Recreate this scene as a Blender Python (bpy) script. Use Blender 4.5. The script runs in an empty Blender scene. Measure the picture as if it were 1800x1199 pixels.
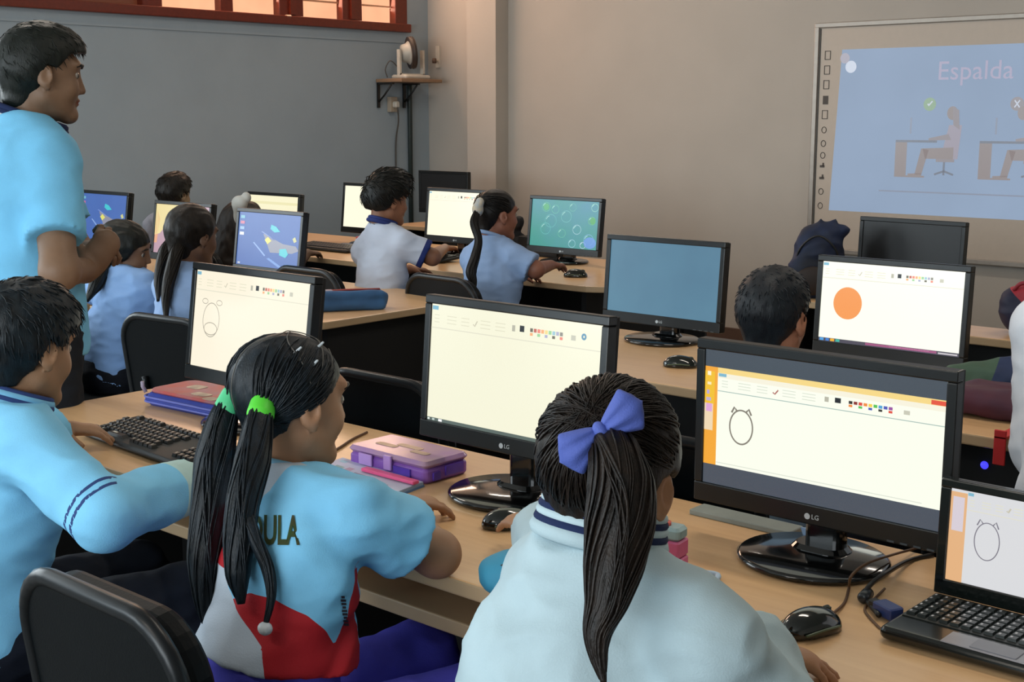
import bpy, math, random
import numpy as np
from mathutils import Vector, Matrix, noise as mnoise
from mathutils.bvhtree import BVHTree
random.seed(7); np.random.seed(7)
PI = math.pi
SC = bpy.context.scene
COL = SC.collection

# ------------------------------------------------------------------ camera
F_PX, HOR_Y, VP_X, CAM_H = 2300.0, 203.0, 2950.0, 1.45
PITCH = math.atan2(599.5 - HOR_Y, F_PX)
YAW = math.atan2((VP_X - 900) * math.cos(PITCH), F_PX)
FW = np.array([-math.sin(YAW) * math.cos(PITCH), math.cos(YAW) * math.cos(PITCH), -math.sin(PITCH)])
RT = np.array([math.cos(YAW), math.sin(YAW), 0.0])
UP = np.cross(RT, FW)
CC = np.array([0, 0, CAM_H])


def ray(x, y):
    return (FW * F_PX + RT * (x - 900) - UP * (y - 599.5)) / F_PX


def at(x, y, depth):
    return CC + ray(x, y) * depth


def atz(x, y, z):
    d = ray(x, y)
    return CC + d * (z - CAM_H) / d[2]


def aty(x, y, Y):
    d = ray(x, y)
    return CC + d * Y / d[1]


def atx(x, y, X):
    d = ray(x, y)
    return CC + d * X / d[0]


cam = bpy.data.cameras.new('camera')
camo = bpy.data.objects.new('camera', cam)
COL.objects.link(camo)
m = Matrix((tuple(RT) + (0,), tuple(UP) + (0,), tuple(-FW) + (0,), (0, 0, 0, 1)))
m = m.to_3x3().transposed().to_4x4()
m.translation = Vector(CC)
camo.matrix_world = m
cam.sensor_width = 36
cam.lens = 36 * F_PX / 1800
cam.clip_start = .05
SC.camera = camo


# ------------------------------------------------------------------ materials
def lin(h):
    if not isinstance(h, str):
        return tuple(h) + (1,) if len(h) == 3 else tuple(h)
    h = h.lstrip('#')
    v = [int(h[i:i + 2], 16) / 255 for i in (0, 2, 4)]
    return tuple(c / 12.92 if c <= .04045 else ((c + .055) / 1.055) ** 2.4 for c in v) + (1,)


MATS = {}


def mat(name, col='#808080', rough=.5, metal=0, var=.06, vscale=30, bump=0, bscale=200, stretch=None, spec=.5,
        masks=(), emit=0, alpha=1, coat=0, var2=None, trans=0):
    """principled material with a procedural tone variation, optional bump and pattern masks"""
    if name in MATS:
        return MATS[name]
    M = bpy.data.materials.new(name)
    M.use_nodes = True
    nt = M.node_tree
    b = nt.nodes['Principled BSDF']
    b.inputs['Roughness'].default_value = rough
    b.inputs['Metallic'].default_value = metal
    b.inputs['Specular IOR Level'].default_value = spec
    b.inputs['Coat Weight'].default_value = coat
    if trans:
        b.inputs['Transmission Weight'].default_value = trans
    tc = nt.nodes.new('ShaderNodeTexCoord')
    mp = nt.nodes.new('ShaderNodeMapping')
    nt.links.new(tc.outputs['Object'], mp.inputs[0])
    if stretch:
        mp.inputs['Scale'].default_value = stretch
    nz = nt.nodes.new('ShaderNodeTexNoise')
    nz.inputs['Scale'].default_value = vscale
    nz.inputs['Detail'].default_value = 5
    nt.links.new(mp.outputs[0], nz.inputs[0])
    c = lin(col)
    mx = nt.nodes.new('ShaderNodeMix')
    mx.data_type = 'RGBA'
    c2 = lin(var2) if var2 else tuple(min(1, x * (1 + var)) for x in c[:3]) + (1,)
    mx.inputs[6].default_value = c if var2 else tuple(x * (1 - var) for x in c[:3]) + (1,)
    mx.inputs[7].default_value = c2
    rp = nt.nodes.new('ShaderNodeMapRange')
    rp.inputs[1].default_value = .3
    rp.inputs[2].default_value = .7
    nt.links.new(nz.outputs[0], rp.inputs[0])
    nt.links.new(rp.outputs[0], mx.inputs[0])
    out = mx.outputs[2]
    for attr, mc in masks:
        at_ = nt.nodes.new('ShaderNodeAttribute')
        at_.attribute_name = attr
        gt = nt.nodes.new('ShaderNodeMath')
        gt.operation = 'GREATER_THAN'
        gt.inputs[1].default_value = 0
        nt.links.new(at_.outputs['Fac'], gt.inputs[0])
        m2 = nt.nodes.new('ShaderNodeMix')
        m2.data_type = 'RGBA'
        nt.links.new(gt.outputs[0], m2.inputs[0])
        nt.links.new(out, m2.inputs[6])
        m2.inputs[7].default_value = lin(mc)
        out = m2.outputs[2]
    nt.links.new(out, b.inputs['Base Color'])
    if emit:
        nt.links.new(out, b.inputs['Emission Color'])
        b.inputs['Emission Strength'].default_value = emit
        b.inputs['Base Color'].default_value = (.01, .01, .01, 1)
        for l in list(nt.links):
            if l.to_socket == b.inputs['Base Color']:
                nt.links.remove(l)
    if bump:
        n2 = nt.nodes.new('ShaderNodeTexNoise')
        n2.inputs['Scale'].default_value = bscale
        n2.inputs['Detail'].default_value = 3
        nt.links.new(mp.outputs[0], n2.inputs[0])
        bp = nt.nodes.new('ShaderNodeBump')
        bp.inputs['Strength'].default_value = bump
        bp.inputs['Distance'].default_value = .01
        nt.links.new(n2.outputs[0], bp.inputs['Height'])
        nt.links.new(bp.outputs[0], b.inputs['Normal'])
    if alpha < 1:
        b.inputs['Alpha'].default_value = alpha
    MATS[name] = M
    return M


def glow(hexc, k=1.0):
    return mat('screen_%s_%d' % (hexc.strip('#'), int(k * 100)), hexc, rough=.25, emit=k, var=.0)


# ------------------------------------------------------------------ mesh builder
class MB:
    def __init__(s):
        s.v = []
        s.f = []
        s.mi = []
        s.sm = []

    def add(s, verts, faces, mi=0, smooth=False, M=None):
        o = len(s.v)
        if M is not None:
            verts = [M @ Vector(v) for v in verts]
        s.v += [tuple(v) for v in verts]
        s.f += [tuple(i + o for i in f) for f in faces]
        s.mi += [mi] * len(faces)
        s.sm += [smooth] * len(faces)
        return s

    def box(s, c, d, mi=0, M=None, r=0.0, seg=3):
        """box centred at c; r rounds the vertical edges and chamfers the rims"""
        x, y, z = [q / 2 for q in d]
        if r <= 0:
            v = [(c[0] + a * x, c[1] + b * y, c[2] + e * z) for a in (-1, 1) for b in (-1, 1) for e in (-1, 1)]
            f = [(0, 1, 3, 2), (4, 6, 7, 5), (0, 4, 5, 1), (2, 3, 7, 6), (0, 2, 6, 4), (1, 5, 7, 3)]
            return s.add(v, f, mi, False, M)
        r = min(r, x * .99, y * .99)
        e = min(r * .5, z * .9)
        rings = [(-z, -e), (-z + e, 0), (z - e, 0), (z, -e)]
        P = []
        for zz, ins in rings:
            for (sx, sy, a0) in ((1, 1, 0), (-1, 1, PI / 2), (-1, -1, PI), (1, -1, 1.5 * PI)):
                for k in range(seg + 1):
                    a = a0 + k * PI / 2 / seg
                    rr = r + ins * .999
                    P.append((c[0] + sx * (x - r) + rr * math.cos(a), c[1] + sy * (y - r) + rr * math.sin(a), c[2] + zz))
        n = 4 * (seg + 1)
        f = [tuple(range(n - 1, -1, -1)), tuple(range(3 * n, 4 * n))]
        for k in range(3):
            f += [(k * n + i, k * n + (i + 1) % n, (k + 1) * n + (i + 1) % n, (k + 1) * n + i) for i in range(n)]
        return s.add(P, f, mi, False, M)

    def rbox(s, c, d, axis, mi=0, r=.01, seg=4, M=None):
        """rounded box whose rounded edges run along the given axis 'x','y' or 'z'"""
        A = {'z': Matrix.Identity(4), 'y': Matrix.Rotation(-PI / 2, 4, 'X'), 'x': Matrix.Rotation(PI / 2, 4, 'Y')}[axis]
        dd = {'z': d, 'y': (d[0], d[2], d[1]), 'x': (d[2], d[1], d[0])}[axis]
        T = Matrix.Translation(c) @ A
        if M is not None:
            T = M @ T
        return s.box((0, 0, 0), dd, mi, T, r, seg)

    def tube(s, pts, r, n=10, mi=0, caps=True, M=None, prof=None, smooth=True):
        pts = [Vector(p) for p in pts]
        rs = r if isinstance(r, (list, tuple)) else [r] * len(pts)
        V = []
        ref = None
        for i, p in enumerate(pts):
            t = (pts[min(i + 1, len(pts) - 1)] - pts[max(i - 1, 0)])
            t = t.normalized() if t.length > 1e-9 else Vector((0, 0, 1))
            if ref is None:
                ref = Vector((0, 0, 1)) if abs(t.z) < .9 else Vector((1, 0, 0))
                ref = (ref - t * ref.dot(t)).normalized()
            else:
                ref = ref - t * ref.dot(t)
                ref = ref.normalized() if ref.length > 1e-9 else t.orthogonal().normalized()
            b = t.cross(ref)
            for k in range(n):
                a = 2 * PI * k / n
                q = prof[k] if prof else 1
                V.append(p + (ref * math.cos(a) + b * math.sin(a)) * rs[i] * q)
        f = []
        for i in range(len(pts) - 1):
            f += [(i * n + k, i * n + (k + 1) % n, (i + 1) * n + (k + 1) % n, (i + 1) * n + k) for k in range(n)]
        if caps:
            f += [tuple(range(n - 1, -1, -1)), tuple(range((len(pts) - 1) * n, len(pts) * n))]
        return s.add(V, f, mi, smooth, M)

    def lathe(s, prof, n=32, mi=0, M=None, smooth=True, sx=1, sy=1):
        V = []
        for (r, z) in prof:
            V += [(sx * r * math.cos(2 * PI * k / n), sy * r * math.sin(2 * PI * k / n), z) for k in range(n)]
        f = []
        for i in range(len(prof) - 1):
            f += [(i * n + k, i * n + (k + 1) % n, (i + 1) * n + (k + 1) % n, (i + 1) * n + k) for k in range(n)]
        f += [tuple(range(n - 1, -1, -1)), tuple(range((len(prof) - 1) * n, len(prof) * n))]
        return s.add(V, f, mi, smooth, M)

    def prism(s, poly, z0, z1, mi=0, M=None):
        n = len(poly)
        V = [(p[0], p[1], z0) for p in poly] + [(p[0], p[1], z1) for p in poly]
        f = [tuple(range(n - 1, -1, -1)), tuple(range(n, 2 * n))]
        f += [(i, (i + 1) % n, n + (i + 1) % n, n + i) for i in range(n)]
        return s.add(V, f, mi, False, M)

    def text(s, body, size, M, mi=0, ext=.0006, align='CENTER', bold=0):
        cu = bpy.data.curves.new('t', 'FONT')
        cu.body = body
        cu.size = size
        cu.extrude = ext
        cu.offset = bold
        cu.align_x = align
        cu.align_y = 'CENTER'
        cu.resolution_u = 3
        o = bpy.data.objects.new('t', cu)
        COL.objects.link(o)
        dg = bpy.context.evaluated_depsgraph_get()
        me = o.evaluated_get(dg).to_mesh()
        s.add([v.co.copy() for v in me.vertices], [tuple(p.vertices) for p in me.polygons], mi, False, M)
        bpy.data.objects.remove(o)
        bpy.data.curves.remove(cu)
        return s


def obj(name, mb, mats, parent=None, loc=None, rot=None):
    me = bpy.data.meshes.new(name)
    me.from_pydata(mb.v, [], mb.f)
    if not isinstance(mats, (list, tuple)):
        mats = [mats]
    for mm in mats:
        me.materials.append(mm)
    me.polygons.foreach_set('material_index', mb.mi)
    me.polygons.foreach_set('use_smooth', mb.sm)
    me.update()
    o = bpy.data.objects.new(name, me)
    COL.objects.link(o)
    if parent:
        o.parent = parent
    if loc is not None:
        o.location = loc
    if rot is not None:
        o.rotation_euler = rot
    return o


def tag(o, label=None, cat=None, group=None, kind=None):
    if label:
        o['label'] = label
    if cat:
        o['category'] = cat
    if group:
        o['group'] = group
    if kind:
        o['kind'] = kind
    return o


def thing(name, label, cat, loc=(0, 0, 0), rotz=0, group=None):
    o = bpy.data.objects.new(name, None)
    o.empty_display_size = .1
    COL.objects.link(o)
    o.location = loc
    o.rotation_euler = (0, 0, rotz)
    return tag(o, label, cat, group)


def struct(name, mb, mats, parent=None):
    o = obj(name, mb, mats, parent)
    if parent is None:
        o['kind'] = 'structure'
    return o


def dup(root, loc, rotz, label=None, group=None, scale=None):
    r = root.copy()
    COL.objects.link(r)
    r.location = loc
    r.rotation_euler = (0, 0, rotz)
    r.scale = scale or (1, 1, 1)
    if label:
        r['label'] = label
    if group:
        r['group'] = group
    for ch in list(root.children):
        c = ch.copy()
        COL.objects.link(c)
        c.parent = r
        for g in list(ch.children):
            d = g.copy()
            COL.objects.link(d)
            d.parent = c
    return r


def bevel(o, w=.003, seg=2):
    b = o.modifiers.new('bevel', 'BEVEL')
    b.width = w
    b.segments = seg
    b.limit_method = 'ANGLE'
    b.angle_limit = .7
    return o


def catmull(P, n=8):
    P = [np.array(p, float) for p in P]
    P = [2 * P[0] - P[1]] + P + [2 * P[-1] - P[-2]]
    out = []
    for i in range(1, len(P) - 2):
        for k in range(n):
            t = k / n
            a, b, c, d = P[i - 1], P[i], P[i + 1], P[i + 2]
            out.append(.5 * (2 * b + (c - a) * t + (2 * a - 5 * b + 4 * c - d) * t * t + (3 * b - a - 3 * c + d) * t ** 3))
    out.append(P[-2])
    return out


# ------------------------------------------------------------------ implicit surfaces for bodies, hair and cloth
def V3(*a):
    return np.array(a, float)


def nrm(v):
    v = np.array(v, float)
    return v / (np.linalg.norm(v) + 1e-12)


def ell(c, r, R=None, k=.02, op='add'):
    return dict(t='e', c=np.array(c, float), r=np.array(r, float), R=R, k=k, op=op)


def cone(a, b, ra, rb, k=.02, flat=None, cap=False, op='add'):
    return dict(t='c', a=np.array(a, float), b=np.array(b, float), ra=ra, rb=rb, flat=flat, cap=cap, k=k, op=op)


def prim_eval(p, X, Y, Z, off):
    if p['t'] == 'e':
        x, y, z = X - p['c'][0], Y - p['c'][1], Z - p['c'][2]
        if p['R'] is not None:
            R = p['R']
            x, y, z = (R[0, 0] * x + R[1, 0] * y + R[2, 0] * z, R[0, 1] * x + R[1, 1] * y + R[2, 1] * z,
                       R[0, 2] * x + R[1, 2] * y + R[2, 2] * z)
        r = p['r'] + off
        k0 = np.sqrt((x / r[0]) ** 2 + (y / r[1]) ** 2 + (z / r[2]) ** 2)
        k1 = np.sqrt((x / r[0] ** 2) ** 2 + (y / r[1] ** 2) ** 2 + (z / r[2] ** 2) ** 2) + 1e-9
        return k0 * (k0 - 1) / k1
    a, b = p['a'], p['b']
    ab = b - a
    L2 = ab @ ab + 1e-12
    x, y, z = X - a[0], Y - a[1], Z - a[2]
    t = np.clip((x * ab[0] + y * ab[1] + z * ab[2]) / L2, 0, 1)
    qx, qy, qz = x - t * ab[0], y - t * ab[1], z - t * ab[2]
    q2 = qx * qx + qy * qy + qz * qz
    rr = p['ra'] + (p['rb'] - p['ra']) * t + off
    if p['flat']:
        n, fct = p['flat']
        al = qx * n[0] + qy * n[1] + qz * n[2]
        d = (np.sqrt(q2 + (fct * fct - 1) * al * al) - rr) * (1 / (1 + .35 * (fct - 1)))
    else:
        d = np.sqrt(q2) - rr
    if p['cap']:
        u = ab / math.sqrt(L2)
        d = np.maximum(d, (X - b[0]) * u[0] + (Y - b[1]) * u[1] + (Z - b[2]) * u[2])
    return d


def prim_box(p, off):
    if p['t'] == 'e':
        r = p['r'].max() + off
        return p['c'] - r, p['c'] + r
    r = max(p['ra'], p['rb']) + off
    return np.minimum(p['a'], p['b']) - r, np.maximum(p['a'], p['b']) + r


def surf(prims, h, off=0.0, cuts=(), fn=None):
    """iso-surface of smoothly blended primitives -> (verts, quads)"""
    B = [prim_box(p, off) for p in prims if p['op'] == 'add']
    lo = np.min([b[0] for b in B], 0) - 3 * h
    hi = np.max([b[1] for b in B], 0) + 3 * h
    n = np.ceil((hi - lo) / h).astype(int) + 1
    f = np.full(n, 1.0, np.float32)
    ax = [lo[i] + h * np.arange(n[i]) for i in range(3)]
    for p in prims:
        o = off if p['op'] == 'add' else p.get('off', 0)
        b0, b1 = prim_box(p, o)
        mg = p['k'] + 3 * h
        i0 = np.clip(np.floor((b0 - mg - lo) / h).astype(int), 0, n)
        i1 = np.clip(np.ceil((b1 + mg - lo) / h).astype(int) + 1, 0, n)
        if (i1 <= i0).any():
            continue
        sl = tuple(slice(i0[i], i1[i]) for i in range(3))
        X = ax[0][sl[0]][:, None, None]
        Y = ax[1][sl[1]][None, :, None]
        Z = ax[2][sl[2]][None, None, :]
        d = prim_eval(p, X, Y, Z, o)
        g = f[sl]
        k = p['k']
        if p['op'] == 'add':
            hh = np.clip(.5 + .5 * (g - d) / k, 0, 1)
            f[sl] = g + (d - g) * hh - k * hh * (1 - hh)
        else:
            hh = np.clip(.5 - .5 * (g + d) / k, 0, 1)
            f[sl] = g + (-d - g) * hh + k * hh * (1 - hh)
    X = ax[0][:, None, None]
    Y = ax[1][None, :, None]
    Z = ax[2][None, None, :]
    for (pt, nn) in cuts:
        np.maximum(f, (X - pt[0]) * nn[0] + (Y - pt[1]) * nn[1] + (Z - pt[2]) * nn[2], out=f)
    if fn is not None:
        f = fn(f, X, Y, Z)
    return surfnet(f, lo, h)


def surfnet(f, lo, h):
    s = f < 0
    c = np.zeros(tuple(q - 1 for q in f.shape), np.int8)
    for i in (0, 1):
        for j in (0, 1):
            for k in (0, 1):
                c += s[i:f.shape[0] - 1 + i, j:f.shape[1] - 1 + j, k:f.shape[2] - 1 + k]
    act = (c > 0) & (c < 8)
    I = np.argwhere(act)
    idx = np.full(act.shape, -1, np.int64)
    idx[act] = np.arange(len(I))
    val = {}
    for i in (0, 1):
        for j in (0, 1):
            for k in (0, 1):
                val[i, j, k] = f[I[:, 0] + i, I[:, 1] + j, I[:, 2] + k]
    pos = np.zeros((len(I), 3))
    cnt = np.zeros(len(I))
    for a in range(3):
        for u in (0, 1):
            for w in (0, 1):
                c0 = [0, 0, 0]
                oth = [q for q in range(3) if q != a]
                c0[oth[0]] = u
                c0[oth[1]] = w
                c1 = list(c0)
                c1[a] = 1
                v0, v1 = val[tuple(c0)], val[tuple(c1)]
                mk = (v0 < 0) != (v1 < 0)
                t = np.where(mk, v0 / np.where(mk, v0 - v1, 1), 0)
                p = np.tile(np.array(c0, float), (len(I), 1))
                p[:, a] = t
                pos += p * mk[:, None]
                cnt += mk
    verts = lo + h * (I + pos / cnt[:, None])
    faces = []
    for a in range(3):
        s0 = np.take(s, range(0, s.shape[a] - 1), axis=a)
        s1 = np.take(s, range(1, s.shape[a]), axis=a)
        E = np.argwhere(s0 != s1)
        o1, o2 = (a + 1) % 3, (a + 2) % 3
        E = E[(E[:, o1] > 0) & (E[:, o2] > 0) & (E[:, o1] < s.shape[o1] - 1) & (E[:, o2] < s.shape[o2] - 1)]
        if not len(E):
            continue
        q = []
        for (d1, d2) in ((1, 1), (0, 1), (0, 0), (1, 0)):
            e = E.copy()
            e[:, o1] -= d1
            e[:, o2] -= d2
            q.append(idx[e[:, 0], e[:, 1], e[:, 2]])
        q = np.stack(q, 1)
        flip = ~s[E[:, 0], E[:, 1], E[:, 2]]
        q[flip] = q[flip][:, ::-1]
        faces.append(q)
    return verts, np.concatenate(faces)


def vnormals(v, f):
    a = v[f[:, 2]] - v[f[:, 0]]
    b = v[f[:, 3]] - v[f[:, 1]]
    n = np.cross(a, b)
    N = np.zeros_like(v)
    for k in range(4):
        np.add.at(N, f[:, k], n)
    return N / (np.linalg.norm(N, axis=1)[:, None] + 1e-12)


def relax(v, f, it=1, lam=.5):
    for _ in range(it):
        S = np.zeros_like(v)
        C = np.zeros(len(v))
        for k in range(4):
            for j in (1, 3):
                np.add.at(S, f[:, k], v[f[:, (k + j) % 4]])
                np.add.at(C, f[:, k], 1)
        v = v + lam * (S / np.maximum(C, 1)[:, None] - v)
    return v


def smesh(name, v, f, mats, parent=None, origin=(0, 0, 0), attrs=None):
    origin = np.array(origin, float)
    me = bpy.data.meshes.new(name)
    vv = (v - origin).astype(np.float32)
    me.vertices.add(len(vv))
    me.vertices.foreach_set('co', vv.ravel())
    me.loops.add(len(f) * 4)
    me.loops.foreach_set('vertex_index', f.ravel().astype(np.int32))
    me.polygons.add(len(f))
    me.polygons.foreach_set('loop_start', np.arange(0, len(f) * 4, 4, dtype=np.int32))
    me.polygons.foreach_set('use_smooth', np.ones(len(f), bool))
    me.update(calc_edges=True)
    if not isinstance(mats, (list, tuple)):
        mats = [mats]
    for q in mats:
        me.materials.append(q)
    for k, a in (attrs or {}).items():
        A = me.attributes.new(k, 'FLOAT', 'POINT')
        A.data.foreach_set('value', np.asarray(a, np.float32))
    me.validate()
    o = bpy.data.objects.new(name, me)
    COL.objects.link(o)
    if parent:
        o.parent = parent
    return o
# ------------------------------------------------------------------ people
def rotz(a):
    c, s = math.cos(a), math.sin(a)
    return np.array([[c, -s, 0], [s, c, 0], [0, 0, 1]])


def rotx(a):
    c, s = math.cos(a), math.sin(a)
    return np.array([[1, 0, 0], [0, c, -s], [0, s, c]])


def roty(a):
    c, s = math.cos(a), math.sin(a)
    return np.array([[c, 0, s], [0, 1, 0], [-s, 0, c]])


def rad(d):
    return d * PI / 180


SKINS = {}


def skin(hexc):
    return mat('skin_' + hexc, hexc, rough=.55, var=.10, vscale=18, bump=.05, bscale=350,
               masks=(('lips', '#7d4a3a'),))


def hair_mat(hexc='#0d0a09', hi='#1d1613'):
    return mat('hair_' + hexc, hexc, rough=.45, var2=hi, vscale=9, stretch=(9, 9, 1.2), bump=.2, bscale=55, spec=.28)


def cloth(name, hexc, masks=(), rough=.85):
    return mat('cloth_' + name, hexc, rough=rough, var=.05, vscale=14, bump=.12, bscale=420, spec=.25, masks=masks)


def head_prims(c, R, s):
    W = lambda p: c + R @ (np.array(p, float) * s)
    E = lambda p, r, k=.015, op='add': ell(W(p), np.array(r) * s, R, k * s, op)
    C = lambda a, b, ra, rb, k=.015: cone(W(a), W(b), ra * s, rb * s, k * s)
    P = [E((0, -.016, .03), (.074, .096, .084), .03), E((0, .028, -.03), (.062, .062, .084), .03),
         C((-.045, .0, -.055), (-.012, .068, -.094), .026, .02, .02), C((.045, .0, -.055), (.012, .068, -.094), .026, .02, .02),
         E((0, .074, -.098), (.020, .018, .016), .02),
         E((0, .074, .036), (.05, .018, .014), .02),
         E((-.034, .060, -.030), (.021, .021, .022), .025), E((.034, .060, -.030), (.021, .021, .022), .025),
         E((-.031, .096, .008), (.017, .012, .012), .014, 'sub'), E((.031, .096, .008), (.017, .012, .012), .014, 'sub'),
         C((0, .086, .012), (0, .1015, -.028), .008, .0105, .012), E((-.011, .091, -.032), (.008, .009, .007), .008),
         E((.011, .091, -.032), (.008, .009, .007), .008),
         E((0, .089, -.055), (.021, .009, .0055), .006), E((0, .087, -.066), (.018, .009, .006), .006),
         E((0, .098, -.0605), (.02, .006, .0016), .003, 'sub')]
    for q in (-1, 1):
        A = R @ roty(rad(-8 * q)) @ rotz(rad(-22 * q))
        P += [ell(W((q * .080, -.012, -.006)), V3(.0085, .021, .030) * s, A, .006 * s),
              ell(W((q * .0895, -.008, -.003)), V3(.0075, .011, .018) * s, A, .003 * s, 'sub'),
              ell(W((q * .079, -.004, -.032)), V3(.007, .011, .011) * s, A, .006 * s)]
    return P


def hand_prims(w, d, n, side, s, curl=.5, spread=.12):
    """w wrist, d pointing direction, n palm facing, side +1 right hand / -1 left hand"""
    d = nrm(d)
    n = nrm(n - d * (np.array(n) @ d))
    u = -np.cross(n, d) * side         # towards the thumb
    P = [cone(w - d * .01 * s, w + d * .035 * s, .027 * s, .034 * s, .015 * s, (n, 1.7)),
         cone(w + d * .03 * s, w + d * .085 * s, .036 * s, .038 * s, .015 * s, (n, 2.3))]
    for i, (o, b, L, r) in enumerate(((.031, .088, .072, .0088), (.0105, .094, .080, .009), (-.0105, .090, .074, .0086), (-.030, .080, .058, .0078))):
        p = w + (u * o + d * b) * s
        dd = nrm(d + u * o * spread * 60 * .1)
        a = 0
        for seg, (fr, bend) in enumerate(((.45, .55), (.30, 1.0), (.25, .7))):
            a += curl * bend * (1 + .12 * i)
            q = p + (dd * math.cos(a) + n * math.sin(a)) * L * fr * s
            P.append(cone(p, q, r * s * (1 - .08 * seg), r * s * (.94 - .1 * seg), .004 * s))
            p = q
    p = w + (d * .022 + u * .026) * s
    q = p + nrm(d * .55 + u * .75 + n * .35) * .045 * s
    e = q + nrm(d * .85 + u * .3 + n * (.3 + curl * .5)) * .032 * s
    P += [cone(w + d * .015 * s, p, .016 * s, .0145 * s, .012 * s), cone(p, q, .0135 * s, .0108 * s, .006 * s),
          cone(q, e, .0105 * s, .0085 * s, .004 * s)]
    return P


def seated(x, y, yaw=0., lean=10., k=1.0, head=(0, 0, 0), seat=.43, side_lean=0., desk=.72, wr=.18, **over):
    Rz = rotz(rad(yaw))
    o = np.array([x, y, 0.])
    W = lambda p: o + Rz @ np.array(p, float)
    hipz = seat + .068 * k
    sp = nrm((math.sin(rad(side_lean)), math.sin(rad(lean)), math.cos(rad(lean))))
    h = V3(0, 0, hipz)
    J = dict(k=k, yaw=yaw, sp=Rz @ sp, o=o, seat=seat)
    J['hip'] = W(h)
    J['waist'] = W(h + sp * .13 * k + V3(0, -.012 * k, 0))
    J['chest'] = W(h + sp * .25 * k)
    J['neck'] = W(h + sp * .385 * k)
    J['head'] = W(h + sp * .41 * k + V3(math.sin(rad(side_lean)) * .1, .03 * k, .105 * k))
    J['hrot'] = head       # yaw, pitch, roll relative to body
    for nme, q in (('L', -1), ('R', 1)):
        s = h + sp * .335 * k + V3(q * .135 * k, .005, 0)
        J['sh' + nme] = W(s)
        J['el' + nme] = W(s + V3(q * .05 * k, .11 * k, -.17 * k))
        J['wr' + nme] = W((s[0] + q * .0, s[1] + wr * k + .07, desk + .035))
        J['hd' + nme] = (Rz @ V3(-q * .25, 1, -.12), V3(0, 0, -1), .35)
        J['hp' + nme] = W(h + V3(q * .072 * k, .02, -.005))
        J['kn' + nme] = W(h + V3(q * .095 * k, .36 * k, -.01))
        J['an' + nme] = W((q * .10 * k, (.37 + .03) * k, .07))
    J['toe'] = Rz @ V3(0, 1, 0)
    for a, b in over.items():
        J[a] = b if not isinstance(b, (list,)) else np.array(b, float)
    return J


def standing(x, y, yaw=0., k=1.36, head=(0, 0, 0), **over):
    Rz = rotz(rad(yaw))
    o = np.array([x, y, 0.])
    W = lambda p: o + Rz @ np.array(p, float)
    J = dict(k=k, yaw=yaw, sp=V3(0, 0, 1), o=o, stand=True)
    J['hip'] = W((0, 0, .90))
    J['waist'] = W((0, 0, 1.07))
    J['chest'] = W((0, .0, 1.24))
    J['neck'] = W((0, .0, 1.42))
    J['head'] = W((0, .055, 1.575))
    J['hrot'] = head
    for nme, q in (('L', -1), ('R', 1)):
        J['sh' + nme] = W((q * .175, -.005, 1.365))
        J['el' + nme] = W((q * .23, .0, 1.08))
        J['wr' + nme] = W((q * .16, .22, 1.12))
        J['hd' + nme] = (Rz @ V3(-q * .3, .6, .5), Rz @ V3(-q, 0, 0), .9)
        J['hp' + nme] = W((q * .09, 0, .90))
        J['kn' + nme] = W((q * .10, .02, .49))
        J['an' + nme] = W((q * .11, -.01, .09))
    J['toe'] = Rz @ V3(0, 1, 0)
    for a, b in over.items():
        J[a] = b if not isinstance(b, (list,)) else np.array(b, float)
    return J


def torso_prims(J, k):
    k0, k = k, k * J.get('tw', 1.0)
    Rz = rotz(rad(J['yaw']))
    fw = nrm(Rz @ V3(0, 1, 0))
    hip, wa, ch, nk = J['hip'], J['waist'], J['chest'], J['neck']
    P = [cone(hip, wa, .118 * k, .104 * k, .03 * k, (fw, 1.25)), cone(wa, ch, .104 * k, .122 * k, .03 * k, (fw, 1.35)),
         cone(ch, ch * .45 + nk * .55, .122 * k, .098 * k, .03 * k, (fw, 1.4))]
    P += [cone(J['shL'] * .8 + J['shR'] * .2, J['shR'] * .8 + J['shL'] * .2, .048 * k0, .048 * k0, .04 * k)]
    for q in 'LR':
        P.append(cone(nk + (J['head'] - nk) * .08, J['sh' + q] + V3(0, 0, .008 * k), .036 * k0, .036 * k0, .03 * k))
    P.append(ell(hip - fw * .02 * k + V3(0, 0, -.005), V3(.125, .115, .085) * k, Rz, .03 * k))
    return P


def arm_prims(J, k, q, upto=2.0, cap=False, grow=0.0):
    s, e, w = J['sh' + q], J['el' + q], J['wr' + q]
    P = [cone(s, e, .041 * k, .033 * k, .025 * k)] if upto >= 1 else [cone(s, s + (e - s) * upto, .041 * k, (.041 - .006 * upto) * k + grow, .025 * k, cap=cap)]
    if upto > 1:
        t = min(1, upto - 1)
        P.append(cone(e, e + (w - e) * t, .033 * k, (.033 - .011 * t) * k + grow, .02 * k, cap=cap and t < 1))
    return P


def leg_prims(J, k, q):
    h, kn, an = J['hp' + q], J['kn' + q], J['an' + q]
    return [cone(h, kn, .070 * k, .050 * k, .03 * k), cone(kn, kn * .6 + an * .4, .049 * k, .046 * k, .03 * k),
            cone(kn * .6 + an * .4, an, .046 * k, .030 * k, .03 * k)]


def folds(v, f, amp, sc, seed, sp):
    """cloth folds: displace along the normal with stretched noise"""
    N = vnormals(v, f)
    o = Vector((seed * 3.1, seed * 1.7, seed))
    d = np.empty(len(v))
    for i, p in enumerate(v):
        q = Vector((p[0] * sc * .8, p[1] * sc * .8, p[2] * sc * 1.5)) + o
        a = mnoise.noise(q)
        b = mnoise.noise(q * 2.3 + o)
        c = mnoise.noise(q * 1.55 - o)
        d[i] = (.55 - 2.2 * abs(a)) * .8 + (.5 - 2 * abs(c)) * .45 + b * .3
    return v + N * (d * amp)[:, None]


HEADS = {}


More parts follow.
